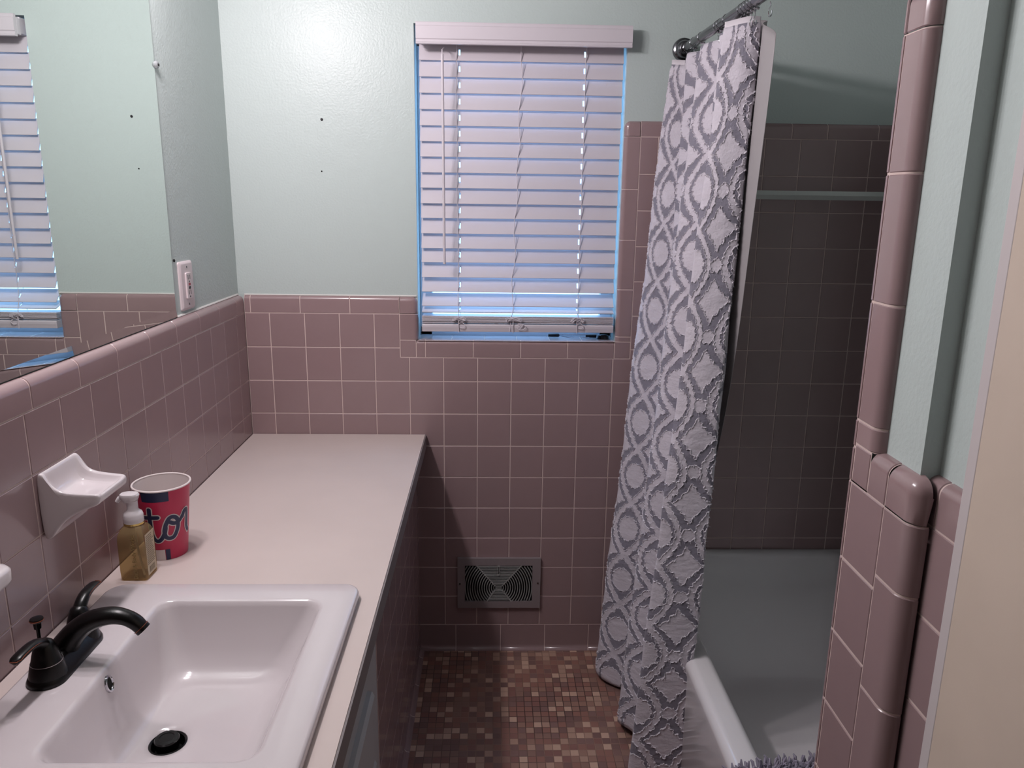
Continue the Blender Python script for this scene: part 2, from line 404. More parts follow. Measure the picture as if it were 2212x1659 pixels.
# ---- wing wall tile
mb = MB()
rowsA = [Z0+k*P for k in range(0, 11)]
tiles(mb, (XA, 0, 0), NY, EZ, NX, [(1.482, z, 1.5696, z+P) for z in rowsA[:-1]]); bed(mb, (XA, 0, 0), NY, EZ, NX, 1.476, 0, 1.5696, 1.192)
strip(mb, (XA, -1.482, 0), EZ, EY, NX, [.02]+rowsA+[1.19+.055*.85, 1.274, 1.4275, 1.582, 1.738], .0135, .010)
strip(mb, (XA, -1.5696, 0), EZ, NY, NX, [.05]+[1.10-.155*k for k in range(6, -1, -1)]+[1.19], .0624, .021)
corner(mb, (XA, -1.5696, 1.19), NY, EZ, NX, .0624, .055, .020)
strip(mb, (XA, 0, 1.19), NY, EZ, NX, [1.5246, 1.5696], .055, .016)
tiles(mb, (XA, 0, 1.19), NY, EZ, NX, [(1.482, 0, 1.5246, .052)]); bed(mb, (XA, 0, 1.19), NY, EZ, NX, 1.48, 0, 1.5246, .053)
strip(mb, (XA, -1.482, 0), EZ, NY, NX, [1.242, 1.274, 1.4275, 1.582, 1.738], .049, .016)
corner(mb, (XA, -1.482, 1.738), NY, EZ, NX, .049, .045, .016); corner(mb, (XA, -1.482, 1.738), EY, EZ, NX, .0135, .045, .010)
tiles(mb, (XB, 0, 0), NY, EZ, NX, [(1.6225, z, 1.679, z+P) for z in rowsA[:-1]]); bed(mb, (XB, 0, 0), NY, EZ, NX, 1.60, 0, 1.679, 1.192)
strip(mb, (XB, 0, 1.19), NY, EZ, NX, [1.60, 1.634, 1.679], .055, .014)
mb.build('wall_tile', TG, wall_wing, smooth=35)

# ---- window
win = thing('window_1', 'window with white sash in the back wall behind the blind', 'window', (.86, .1, WB)); win['kind'] = 'structure'
mb = MB()
for a, b in (((WL, .100, WB-.01), (WR, .135, WB+.032)), ((WL, .100, WT-.05), (WR, .135, WT)), ((WL, .100, WB), (WL+.04, .135, WT)), ((WR-.04, .100, WB), (WR, .135, WT)), ((WL, .104, 1.56), (WR, .135, 1.60))): mb.box(a, b)
bevel(mb.build('window_frame', M['sash'], win), .003)
mb = MB(); mb.box((WL+.035, .118, WB+.02), (WR-.035, .121, WT-.04)); mb.build('window_pane', M['glass'], win)
mb = MB(); tiles(mb, (0, 0, WB), EX, EY, EZ, [(WL+.0+k*.1057, .012, WL+(k+1)*.1057, .1) for k in range(6)]); bed(mb, (0, 0, WB), EX, EY, EZ, WL, 0, WR, .1); mb.build('window_sill', [M['silltile'], M['grout']], win)

# ================================================================== BLIND
bl = thing('window_blind', 'white slatted blind hanging in the window, slats nearly closed', 'blind', (.86, .03, 1.98))
BX0, BX1, BY = .5565, 1.1695, .034
mb = MB(); prof = [(-.016, 2.043), (-.026, 2.043), (-.0275, 2.0405), (-.0275, 2.034), (-.030, 2.031), (-.030, 1.998), (-.0275, 1.995), (-.0275, 1.9905), (-.030, 1.988), (-.029, 1.9835), (-.016, 1.9835)]
mb.loft([[(x, y, z) for y, z in prof] for x in (.5528, 1.1836)])
mb.build('valance', M['blind'], bl)
mb = MB(); mb.box((BX0-.002, .004, 1.995), (BX1+.002, .056, 2.04)); mb.box((.5528, -.016, 1.99), (.557, .004, 2.035)); bevel(mb.build('headrail', M['blind'], bl), .002)
lines = [1.9478, 1.9016, 1.8557, 1.8093, 1.7626, 1.7167, 1.6718, 1.6251, 1.5793, 1.5325, 1.488, 1.441, 1.3951, 1.3516, 1.3048, 1.2591, 1.2145, 1.1950]
LX = [.668, None, 1.056]
def ladder_x(i, z): return (lerp(.6725, .6675, (z-1.17)/.8), lerp(.842, .8635, (z-1.17)/.8)+.004*math.sin(z*37), lerp(1.0545, 1.056, (z-1.17)/.8))[i]
slat_info = []
def slat_mesh(zc, th, holes=True):
    mb = MB(); w, tk = .0255, .0013
    xs = [BX0]+[v for h in ((.6745, .6795), (1.0505, 1.0555)) for v in h]+[BX1]
    ts = [-1, -.35, .35, 1]
    c, s = math.cos(th), math.sin(th)
    def pt(x, t, side):
        a = t*w; b = side*tk+.0012*(1-t*t)
        return (x, BY+a*c+b*s, zc+a*s*1-b*c*-1 if False else zc+a*s+b*-c)
    top = [[pt(x, t, -1) for x in xs] for t in ts]; bot = [[pt(x, t, 1) for x in xs] for t in ts]
    a = [mb.add(r) for r in top]; b = [mb.add(r) for r in bot]
    nx = len(xs)
    for i in range(3):
        for k in range(nx-1):
            if holes and i == 1 and k in (1, 3):
                for (p, q) in (((i, k), (i, k+1)), ((i, k+1), (i+1, k+1)), ((i+1, k+1), (i+1, k)), ((i+1, k), (i, k))):
                    mb.face((a[p[0]][p[1]], a[q[0]][q[1]], b[q[0]][q[1]], b[p[0]][p[1]]))
                continue
            mb.face((a[i][k], a[i][k+1], a[i+1][k+1], a[i+1][k])); mb.face((b[i][k], b[i+1][k], b[i+1][k+1], b[i][k+1]))
    for k in range(nx-1):
        mb.face((a[0][k], b[0][k], b[0][k+1], a[0][k+1])); mb.face((a[3][k], a[3][k+1], b[3][k+1], b[3][k]))
    for i in range(3):
        mb.face((a[i][0], a[i+1][0], b[i+1][0], b[i][0])); mb.face((a[i][-1], b[i][-1], b[i+1][-1], a[i+1][-1]))
    return mb
for i, z in enumerate(lines):
    th = math.radians(73 if i < 10 else (72, 71, 70, 68, 65, 60, 46, 22)[i-10])
    if i == 0: th = math.radians(74)
    zc = z+.0255*math.sin(th)
    slat_mesh(zc, th).build('slat', M['blind'], bl, smooth=30); slat_info.append((zc, th))
for k in range(6):
    slat_mesh(1.1630+k*.0038, math.radians(random.uniform(-1.5, 1.5)), False).build('slat', M['blind'], bl, smooth=30)
mb = MB(); pr = [(.006, 1.1335), (.005, 1.140), (.0035, 1.1475), (.0035, 1.154), (.006, 1.1580), (.056, 1.1580), (.059, 1.154), (.059, 1.136), (.056, 1.1325)]
mb.loft([[(x, y, z) for y, z in pr] for x in (BX0, BX1)]); bevel(mb.build('bottom_rail', M['blind'], bl), .001)
for i in range(3):
    mb = MB(); pts = []; pts2 = []
    for zc, th in [(1.985, 1.1)]+slat_info+[(1.183, 0), (1.135, 0)]:
        f = (BY-.0268*math.cos(th)-.001, zc-.0268*math.sin(th)); g = (BY+.0268*math.cos(th)+.001, zc+.0268*math.sin(th))
        if zc > 1.98: f, g = (BY-.013, 1.99), (BY+.013, 1.99)
        if zc < 1.184 and th == 0: f, g = (.0025 if zc < 1.16 else BY-.0275, zc), (BY+.028, zc)
        x = ladder_x(i, zc)+random.uniform(-.0012, .0012)
        pts.append((x, f[0], f[1])); pts2.append((x+.004, g[0], g[1]))
    mb.tube(pts, .0011, 5); mb.tube(pts2, .0009, 5)
    for (zc, th) in slat_info:     # rung lying on the slat, seen as a slanting thread
        x = ladder_x(i, zc); dx = .010 if i else .007
        d = V((0, -math.sin(th), math.cos(th)))*-.0018
        a = V((x-.001, BY-.0268*math.cos(th), zc-.0268*math.sin(th)))+V((0, -math.sin(th), math.cos(th)))*-.0001
        n = V((0, -math.sin(th), math.cos(th)))
        if n.y > 0: n = -n
        mb.tube([V((x-.001, BY-.026*math.cos(th), zc-.026*math.sin(th)))+n*.0025, V((x+dx, BY+.02*math.cos(th), zc+.02*math.sin(th)))+n*.0025], .0006, 5)
    mb.build('ladder_cord', M['cord'], bl, smooth=True)
for x, s in ((.674, 1), (.848, 1.2), (1.052, 1)):
    mb = MB()
    for q in range(3):
        pts = []
        for k in range(15):
            a = k/14*2*PI*1.4+q*2.1
            pts.append((x+.019*math.cos(a)*s+random.uniform(-.004, .004), -.001-random.uniform(0, .004)+q*.001, 1.175+.006*math.sin(a*1.7+q)+random.uniform(-.002, .002)))
        mb.tube(catmull(pts, 3), .0011, 5)
    mb.tube(catmull([(x, .001, 1.179), (x-.001, 0.0, 1.16), (x, .0015, 1.132)], 5), .0012, 5)
    pts = [(x, .001, 1.161), (x+.012, -.001, 1.163), (x+.02, -.002, 1.154), (x+.013, -.002, 1.147), (x+.004, 0, 1.148)]
    if s > 1: pts = [(x+.014, 0, 1.161), (x+.032, -.003, 1.16), (x+.04, -.004, 1.15), (x+.026, -.003, 1.142), (x+.012, -.002, 1.148), (x+.03, -.003, 1.158), (x+.016, -.001, 1.139)]
    mb.tube(catmull(pts, 6), .0012, 5)
    mb.build('cord_knot', M['cord'], bl, smooth=True)
wd = MB(); wd.tube([(.6295, -.033, 1.955), (.6315, -.030, 1.351)], .0043, 10); wd.tube([(.6295, -.033, 1.954), (.629, -.031, 1.967), (.632, -.012, 1.975), (.632, .01, 1.98)], .0018, 6)
wd.build('tilt_wand', M['blind'], bl, smooth=40)

sp = thing('window_stay', 'dark metal window stay lying on the sill below the blind', 'window stay', (1.06, .07, WB))
mb = MB(); mb.tube([(.966, .075, WB+.007), (1.0, .073, WB+.008), (1.003, .073, WB+.008)], [.005, .006, .003], 8); mb.build('grip', M['rust'], sp, smooth=True)
mb = MB(); mb.tube([(1.09, .07, WB+.007), (1.125, .068, WB+.007)], [.005, .006], 8); mb.build('grip', M['rust'], sp, smooth=True)
mb = MB(); mb.tube([(.99, .073, WB+.010), (1.12, .067, WB+.010)], .0018, 6); mb.tube(catmull([(1.01, .07, WB+.004), (1.05, .05, WB+.003), (1.10, .062, WB+.004)], 6), .0012, 6); mb.build('rod', M['chrome'], sp, smooth=True)
mb = MB(); mb.lathe((1.148, .058, WB), [(.016, .0), (.016, .008), (.012, .014), (.004, .016)], 16); mb.lathe((1.133, .052, WB), [(.010, 0), (.004, .012)], 12); mb.build('knob', M['rust'], sp, smooth=40)

# ================================================================== MIRROR + OUTLET
mi = thing('wall_mirror', 'large frameless mirror on the left wall standing on the tile cap', 'mirror', (-.018, -1.1, 1.2465))
MX, MY0, MY1, MZ0, MZ1 = -.0165, -2.05, -.481, 1.2475, 2.085
mb = MB(); i = mb.add([(MX, MY0, MZ0+.019), (MX, MY1-.002, MZ0+.019), (MX, MY1-.002, MZ1), (MX, MY0, MZ1)]); mb.face(i)
mb.build('mirror_glass', M['mirror'], mi)
mb = MB(); i = mb.add([(MX, MY0, MZ0+.019), (MX, MY1-.002, MZ0+.019), (MX+.0013, MY1, MZ0), (MX+.0013, MY0, MZ0)]); mb.face(i)
i = mb.add([(MX, MY1-.002, MZ0+.019), (MX, MY1-.002, MZ1), (MX-.0006, MY1, MZ1), (MX-.0006, MY1, MZ0+.019)]); mb.face(i)
mb.build('bevelled_edge', M['mirror'], mi)
mb = MB(); mb.box((-.0199, MY0, MZ0), (MX-.0017, MY1, MZ1)); mb.build('backing', M['mirredge'], mi)
mb = MB(); mb.lathe((-.0195, -.474, 1.844), [(.009, 0), (.009, .006), (.006, .009)], 14, 'x'); mb.lathe((-.0195, -.474, 1.844), [(.003, .0), (.003, .0105)], 10, 'x', 1); mb.build('mirror_clip', [M['acrylic'], M['dark']], mi, smooth=40)
mb = MB(); mb.lathe((-.02, -.4635, 1.387), [(.0035, 0), (.0035, .003), (.001, .004)], 10, 'x'); tag(mb.build('wall_screw', M['dark']), 'dark screw head in the wall just above the outlet by the mirror edge', 'screw', None)

ol = thing('wall_outlet', 'ivory GFCI power outlet on the left wall beside the mirror', 'outlet', (-.02, -.402, 1.256))
yc, zc0 = -.403, 1.3185
mb = MB()
mb.loft([[(x, yc+(b*1), zc0+a) for a, b in rrect(0, 0, h, w, .006)] for x, h, w in ((-.02, .0625, .0425), (-.0165, .0625, .0425), (-.013, .0585, .0385), (-.0125, .055, .035))]); mb.build('cover_plate', M['plate'], ol, smooth=35)
mb = MB(); mb.loft([[(x, yc+b, zc0+a) for a, b in rrect(0, 0, .0335, .0165, .003)] for x in (-.0135, -.0085)]); rc = mb.build('receptacle', M['plate'], ol); bevel(rc, .001)
mb = MB()
for zz in (.022, -.017):
    for dy in (-.0065, .0055): mb.box((-.009, yc+dy-.0012, zc0+zz-.0055), (-.0081, yc+dy+.0012, zc0+zz+.0055))
    mb.lathe((-.009, yc, zc0+zz-.0115), [(.0026, 0), (.0026, .001)], 10, 'x')
mb.build('socket_slot', M['blackp'], ol)
mb = MB(); mb.box((-.009, yc-.005, zc0+.0005), (-.0074, yc+.005, zc0+.0065)); mb.build('reset_button', M['red'], ol)
mb = MB(); mb.box((-.009, yc-.005, zc0-.0085), (-.0074, yc+.005, zc0-.002)); mb.build('test_button', M['blackp'], ol)
for s in (1, -1):
    mb = MB(); mb.lathe((-.0127, yc, zc0+s*.048), [(.003, 0), (.003, .0008), (.001, .0012)], 10, 'x'); mb.build('screw', M['rod'], ol, smooth=True)

# nail and screw holes in the back wall
for nm, x, z, r, lb in (('wall_screw', .2647, 1.7734, .004, 'small grey screw in the mint wall, upper of the two left of the blind'), ('nail_hole', .2581, 1.6233, .0022, 'tiny dark nail hole in the mint wall below the small screw')):
    mb = MB(); mb.lathe((x, YW, z), [(r, .0003), (r, -.0012), (r*.4, -.002)], 10, 'y'); tag(mb.build(nm, M['rust'] if r > .003 else M['dark']), lb, 'wall mark')

# ================================================================== VANITY
CZ = .792
ct = MB(); bmv = [( .0, CZ), (.5605, CZ)]
mb = MB(); lo, hi = [], []
for zz in (.762, CZ):     # slab with the sink cut-out
    a = mb.add([(.002, -1.95, zz), (.5625, -1.95, zz), (.5625, -.002, zz), (.002, -.002, zz)]); b = mb.add([(.058, -1.598, zz), (.51, -1.598, zz), (.51, -1.06, zz), (.058, -1.06, zz)])
    for k in range(4): mb.face((a[k], a[(k+1) % 4], b[(k+1) % 4], b[k]))
    lo.append(a); hi.append(b)
for q in (lo, hi):
    for k in range(4): mb.face((q[0][k], q[0][(k+1) % 4], q[1][(k+1) % 4], q[1][k]))
ctop = mb.build('countertop', M['laminate']); bevel(ctop, .0018)
tag(ctop, 'long cream laminate vanity countertop along the left wall', 'countertop')
va = thing('vanity_cabinet', 'vanity cabinet under the cream countertop, tile faced toward the window', 'cabinet', (.27, -.97, 0))
mb = MB()
for a, b in (((.004, -1.95, .10), (.527, -.004, .118)), ((.004, -1.95, .118), (.02, -.004, .7605)), ((.02, -.022, .118), (.527, -.004, .7605)), ((.02, -1.95, .118), (.527, -1.932, .7605)), ((.02, -.98, .118), (.527, -.962, .7605)), ((.06, -1.95, 0), (.49, -.004, .1))): mb.box(a, b)
mb.build('carcass', M['cab'], va)
mb = MB(); mb.box((.527, -1.95, .7475), (.5655, -.003, .7612)); mb.build('edge_band', M['edge'], va)
mb = MB(); mb.box((.5626, -1.95, .7475), (.566, -.003, CZ-.0015)); mb.build('front_edge', M['edge'], ctop)
XP = .536
mb = MB(); tiles(mb, (XP, 0, 0), NY, EZ, EX, lattice(Y0, Z0, 0, Z0, .962, .745)); bed(mb, (XP, 0, 0), NY, EZ, EX, 0, Z0, .962, .745)
cove(mb, (XP, 0, 0), NY, EX, [0, .06, .215, .37, .525, .68, .835, .962]); mb.box((.525, -.9655, 0), (XP-.001, -.962, .745), 0)
mb.build('tile_face', TG, va, smooth=35)
mb = MB(); mb.box((.527, -1.95, .0), (XP-.001, -.9655, .747)); mb.build('face_frame', M['cab'], va)
for z0, z1 in ((.455, .596), (.10, .44)):
    for y0, y1 in ((-1.39, -1.075), (-1.72, -1.405)):
        mb = MB(); mb.loft([[(x, (y0+y1)/2+a, (z0+z1)/2+b) for a, b in rrect(0, 0, (y1-y0)/2-d, (z1-z0)/2-d, .012)] for x, d in ((XP-.001, 0), (XP+.008, 0), (XP+.0145, .007))])
        mb.build('drawer' if z0 > .4 else 'door', M['cab'], va, smooth=30)

# ---- sink
SZ = .812
sk = thing('basin_sink', 'white rectangular drop-in sink set in the countertop', 'sink', (.284, -1.325, CZ))
def lp(x0, x1, y0, y1, r, z, n=10): return [(x, y, z) for x, y in rrect((x0+x1)/2, (y0+y1)/2, (x1-x0)/2, (y1-y0)/2, r, n)]
mb = MB()
DX, DY = .256, -1.338
L = [lp(.0455, .5235, -1.61, -1.048, .034, CZ), lp(.044, .525, -1.611, -1.0465, .035, CZ+.006), lp(.044, .525, -1.611, -1.0465, .035, SZ-.006), lp(.0455, .5235, -1.6095, -1.048, .034, SZ-.002), lp(.050, .519, -1.605, -1.0525, .03, SZ),
     lp(.157, .470, -1.543, -1.107, .034, SZ), lp(.161, .466, -1.539, -1.111, .032, SZ-.001), lp(.165, .462, -1.535, -1.115, .030, SZ-.004), lp(.168, .459, -1.532, -1.118, .03, SZ-.012),
     lp(.175, .445, -1.522, -1.130, .034, SZ-.045), lp(.184, .428, -1.508, -1.148, .04, SZ-.08), lp(.192, .416, -1.497, -1.162, .046, SZ-.105), lp(.199, .403, -1.485, -1.178, .052, SZ-.116), lp(.206, .385, -1.468, -1.200, .058, SZ-.1215)]
for r, z in ((.042, SZ-.1255), (.034, SZ-.1275), (.0295, SZ-.130)):
    L.append([(DX+a, DY+b, z) for a, b in rrect(0, 0, r, r, r, 10)])
L.append([(DX+a, DY+b, SZ-.15) for a, b in rrect(0, 0, .027, .027, .027, 10)])
mb.loft(L, 0, False, False); mb.build('basin', M['porcelain'], sk, smooth=50)
dz = SZ-.131
mb = MB(); mb.lathe((DX, DY, dz), [(.022, -.018), (.0285, .0), (.0295, .0015), (.028, .0025), (.0255, .0005), (.0245, -.016), (.01, -.018)], 32); dr = mb.build('drain', M['black'], sk, smooth=40)
mb = MB(); mb.lathe((DX-.002, DY+.002, dz), [(.017, -.012), (.019, .0), (.0195, .007), (.018, .0095), (.012, .010), (.011, .009), (0.0005, .009)], 32); mb.build('stopper', M['black'], dr, smooth=30)
oy, oz, ox = -1.3335, SZ-.024, .1705
nrm = V((1, 0, .22)).normalized(); e1 = V(EY); e2 = nrm.cross(e1)
mb = MB()
for r0, r1, dd in ((.0095, .0115, .0),):
    rows = []
    for rr_, h in ((.0072, -.006), (.0078, .002), (.0092, .0035), (.011, .0028), (.0118, .0), (.0118, -.004)):
        rows.append([V((ox, oy, oz))+e1*(rr_*math.cos(2*PI*k/24))+e2*(rr_*1.25*math.sin(2*PI*k/24))+nrm*h for k in range(24)])
    mb.grid(rows, 0, True)
mb.build('overflow_ring', M['chrome'], sk, smooth=50)
mb = MB(); i = mb.add([V((ox, oy, oz))+e1*(.0078*math.cos(2*PI*k/24))+e2*(.0098*math.sin(2*PI*k/24))+nrm*.0008 for k in range(24)]); mb.face(i); mb.build('overflow_shade', M['dark'], sk)  # dark disc paints the shade inside the overflow opening

# ---- faucet
FY, FX = -1.304, .092
fa = thing('faucet', 'black two-handle faucet on the back ledge of the sink', 'faucet', (FX, FY, SZ))
mb = MB()
LL = []
for hx, hy, z in ((.029, .082, SZ), (.0295, .083, SZ+.004), (.027, .080, SZ+.010), (.021, .066, SZ+.018), (.017, .050, SZ+.025), (.012, .035, SZ+.030), (.006, .02, SZ+.032)):
    LL.append([(FX+a, FY+b, z) for a, b in rrect(0, 0, hx, hy, hx, 10)])
mb.loft(LL); mb.build('deck_plate', M['black'], fa, smooth=60)
mb = MB()
pts = [(.082, FY, SZ+.006), (.089, FY, SZ+.020), (.0985, FY, SZ+.034), (.1115, FY, SZ+.050), (.1295, FY, SZ+.0655), (.151, FY, SZ+.0755), (.1745, FY, SZ+.0795), (.194, FY, SZ+.076), (.208, FY, SZ+.068), (.2165, FY, SZ+.0585)]
rd = [(.031, .024), (.028, .022), (.0235, .0200), (.0205, .0182), (.0182, .0165), (.0166, .0150), (.0154, .0135), (.0140, .012), (.0135, .0118), (.0125, .011)]
pp = catmull(pts, 5); rr2 = []
for i in range(len(rd)-1):
    for k in range(5): rr2.append(tuple(lerp(rd[i][q], rd[i+1][q], k/5) for q in (0, 1)))
rr2.append(rd[-1])
mb.tube(pp, rr2, 20, up=(-1, 0, 1)); sp_ = mb.build('spout', M['black'], fa, smooth=60)
mb = MB(); d = V((.0085, 0, -.0095)).normalized(); e = V((.2165, FY, SZ+.0585))
mb.tube([e-d*.0004, e+d*.0004], .0128, 20); mb.build('aerator_ring', M['copper'], sp_, smooth=30)
mb = MB(); mb.tube([e, e+d*.006], .0122, 20); mb.build('aerator', M['black'], sp_, smooth=30)
for s in (-1, 1):
    hy = FY+s*.051; hd = bpy.data.objects.new('handle', None)
    mb = MB(); mb.lathe((FX, hy, SZ), [(.0285, .001), (.0275, .010), (.0235, .028), (.0225, .031), (.0222, .0318), (.0216, .0325), (.019, .045), (.0155, .057), (.0125, .064), (.007, .068), (.001, .069)], 28)
    tip = [(FX, hy, SZ+.058), (FX, hy+s*.010, SZ+.068), (FX-.001, hy+s*.024, SZ+.0745), (FX-.002, hy+s*.042, SZ+.0765), (FX-.003, hy+s*.058, SZ+.0755), (FX-.003, hy+s*.070, SZ+.073)]
    pq = catmull(tip, 5); nn = len(pq)
    rr = []
    for k in range(nn):
        t = k/(nn-1); w = lerp(.011, .0095, t)*(1 if t < .85 else math.sqrt(max(.05, 1-((t-.85)/.15)**2))); h = lerp(.010, .0048, min(1, t*1.6))*(1 if t < .9 else .75)
        rr.append((w, h))
    mb.tube(pq, rr, 16, up=(0, 0, 1)); hd = mb.build('handle', M['black'], fa, smooth=60)
    mb = MB(); q2 = [V(p)+V((.0094*(1 if k < nn-2 else .6), 0, .0022)) for k, p in enumerate(pq)][nn//3:]
    q2 += [V(pq[-1])+V((.004, s*.002, .003)), V(pq[-1])+V((-.004, s*.002, .003))]
    mb.tube(q2, .00055, 6); mb.build('copper_edge', M['copper'], hd, smooth=True)
    mb = MB(); mb.lathe((FX, hy, SZ+.0312), [(.0222, 0), (.0228, .0006), (.0222, .0012)], 28, cap0=False, cap1=False); mb.build('joint_ring', M['steel'], hd, smooth=True)
mb = MB(); mb.lathe((.052, FY+.002, SZ), [(.0028, .0), (.0028, .055), (.0055, .056), (.006, .066), (.0095, .0685), (.0105, .071), (.0095, .0735), (.004, .0745), (.0005, .0745)], 20); lr = mb.build('lift_rod', M['black'], fa, smooth=40)
mb = MB(); mb.lathe((.052, FY+.002, SZ), [(.0104, .0702), (.0109, .071), (.0104, .0718)], 20, cap0=False, cap1=False); mb.build('copper_rim', M['copper'], lr, smooth=True)

# ---- soap bottle
BXc, BYc = .0625, -.975
sb = thing('soap_bottle', 'square clear bottle of amber hand soap with a frosted pump, by the sink', 'soap bottle', (BXc, BYc, CZ))
def sq(h, r, z): return [(BXc+a, BYc+b, z) for a, b in rrect(0, 0, h, h, r, 6)]
mb = MB(); mb.loft([sq(.024, .006, CZ), sq(.0262, .006, CZ+.003), sq(.0268, .0055, CZ+.02), sq(.0268, .0055, CZ+.085), sq(.0262, .007, CZ+.094), sq(.0235, .010, CZ+.103), sq(.019, .0125, CZ+.110), sq(.0178, .0178, CZ+.113), sq(.0178, .0178, CZ+.117)]); mb.build('bottle', M['bottle'], sb, smooth=40)
mb = MB(); mb.tube(catmull([(BXc, BYc, CZ+.115), (BXc+.003, BYc-.002, CZ+.06), (BXc+.016, BYc-.012, CZ+.006)], 6), .0022, 8); mb.build('dip_tube', M['pump'], sb, smooth=True)
mb = MB(); mb.lathe((BXc, BYc, CZ), [(.0187, .1135), (.0192, .1138), (.0192, .1172), (.0187, .1175)], 28); mb.build('gold_band', M['gold'], sb, smooth=30)
mb = MB(); mb.lathe((BXc, BYc, CZ), [(.0186, .1175), (.0190, .118), (.0186, .121), (.0190, .1225), (.0186, .124), (.0190, .1255), (.0186, .127), (.0187, .132), (.017, .137), (.0125, .141), (.0105, .144), (.0105, .160), (.012, .163)], 28)
mb.loft([[(BXc+a*sx-.004, BYc+b*sy, CZ+z) for a, b in rrect(0, 0, 1, 1, .8, 6)] for sx, sy, z in ((.012, .011, .160), (.0165, .0125, .166), (.0185, .0135, .173), (.0165, .0125, .1765), (.006, .005, .178))])
mb.tube([(BXc-.014, BYc, CZ+.168), (BXc-.024, BYc-.002, CZ+.166), (BXc-.028, BYc-.003, CZ+.160)], [.006, .005, .004], 10)
mb.build('pump', M['pump'], sb, smooth=40)
mb = MB(); mb.box((BXc+.0268, BYc-.019, CZ+.008), (BXc+.0272, BYc+.019, CZ+.095)); lbp = mb.build('label', M['labelp'], sb)
mb = MB()
for k in range(17):
    w = random.uniform(.012, .017); mb.box((BXc+.0272, BYc-.017, CZ+.030+k*.0037), (BXc+.0274, BYc-.017+w*2, CZ+.0312+k*.0037))
for k in range(11): mb.box((BXc+.0272, BYc-.012+k*.0022, CZ+.012), (BXc+.0274, BYc-.012+k*.0022+random.choice((.0006, .0013)), CZ+.024))
mb.build('label_print', M['labeltxt'], lbp)
def text_mesh(name, body, size, mtx, m, parent, ext=.0003):
    cu = bpy.data.curves.new(name, 'FONT'); cu.body = body; cu.size = size; cu.extrude = ext; cu.align_x = 'CENTER'; cu.align_y = 'CENTER'
    o = bpy.data.objects.new(name, cu); C.objects.link(o); bpy.context.view_layer.update()
    me = bpy.data.meshes.new_from_object(o.evaluated_get(bpy.context.evaluated_depsgraph_get())); bpy.data.objects.remove(o)
    me.transform(mtx); me.materials.append(m)
    t = bpy.data.objects.new(name, me); C.objects.link(t); t.parent = parent; t.matrix_parent_inverse = Matrix.Translation(-V(parent.location))
    return t
mt = Matrix.Translation((BXc+.006, BYc-.0272, CZ+.052)) @ Matrix(((0, -1, 0, 0), (0, 0, -1, 0), (1, 0, 0, 0), (0, 0, 0, 1)))
text_mesh('embossed_lettering', 'Bath & Body Works', .0115, mt, M['letter'], sb)

# ---- cup
UX, UY, UB, UH, RB, RT = .077, -.87, CZ, .160, .041, .0565
cu = thing('paper_cup', 'magenta paper cup with navy script lettering behind the soap bottle', 'cup', (UX, UY, UB))
mb = MB(); mb.lathe((UX, UY, UB), [(.0385, .003), (RB-.0005, .0), (RB, .001), (RT, UH)], 48, cap1=False); mb.build('cup_body', M['magenta'], cu, smooth=50)
mb = MB(); mb.lathe((UX, UY, UB), [(RT-.0012, UH), (RB-.001, .006), (.001, .006)], 48, cap0=False); mb.build('cup_lining', M['cupw'], cu, smooth=50)
mb = MB()
mb.grid([[(UX+(RT+.0006+.0022*math.cos(b))*math.cos(a), UY+(RT+.0006+.0022*math.cos(b))*math.sin(a), UB+UH+.0022*math.sin(b)) for a in [2*PI*k/48 for k in range(48)]] for b in [2*PI*q/10 for q in range(11)]], 0, True); mb.build('rolled_rim', M['cupw'], cu, smooth=True)
def cs(th, z, off): 
    r = RB+(RT-RB)*z/UH+off; a = math.radians(th); return (UX+r*math.cos(a), UY+r*math.sin(a), UB+z)
def patch(mb, t0, t1, z0, z1, off, mi=0, n=10): mb.grid([[cs(lerp(t0, t1, k/n), z, off) for k in range(n+1)] for z in (z0, z1)], mi)
mb = MB(); patch(mb, -113, -54.5, .136, .1575, .0003); mb.build('navy_block', M['navy'], cu, smooth=True)
mb = MB(); patch(mb, -71.5, -59.5, .0006, .025, .0003); mb.build('navy_block', M['navy'], cu, smooth=True)
mb = MB(); patch(mb, -108, -73, .0006, .025, .0003); mb.build('white_block', M['cupw'], cu, smooth=True)
strokes = [[(-98.3, .1191), (-99.2, .1056), (-100.0, .0847), (-99.6, .0658), (-95.6, .0523), (-87.3, .046), (-77.7, .0508), (-69.5, .0630), (-66.0, .0760)],
           [(-119.6, .0993), (-99.3, .101), (-81.6, .1011)],
           [(-64.9, .0829), (-69.1, .0689), (-67.5, .056), (-59.5, .0504), (-48.2, .0521), (-40.5, .0626), (-36.3, .076), (-38.1, .0911), (-47.5, .0983), (-56.8, .096), (-64.9, .0829)],
           [(-54.5, .0871), (-47.4, .0833), (-37.2, .0829), (-28.3, .089), (-22.6, .0953)],
           [(-23.3, .0924), (-17.5, .1030), (-9.5, .1035), (-8.2, .0874), (-9.0, .0674), (-3, .055)]]
def stroke(mb, pts, w, off):
    rad = .049; q = catmull([(math.radians(t)*rad, z, 0) for t, z in pts], 8); rows = []
    for i, p in enumerate(q):
        d = (q[min(i+1, len(q)-1)]-q[max(i-1, 0)]).normalized(); nrm_ = V((-d.y, d.x, 0))
        rows.append([cs(math.degrees((p+nrm_*w*s).x/rad), (p+nrm_*w*s).y, off) for s in (-1, -.5, 0, .5, 1)])
    mb.grid(rows)
    for e_ in (q[0], q[-1]):
        c = [cs(math.degrees((e_.x+w*math.cos(2*PI*k/14))/rad), e_.y+w*math.sin(2*PI*k/14), off) for k in range(14)]; mb.face(mb.add(c))
mb = MB()
for i, s_ in enumerate(strokes): stroke(mb, s_, .0063, .0004+.00004*i)
mb.build('lettering_outline', M['cupw'], cu)
mb = MB()
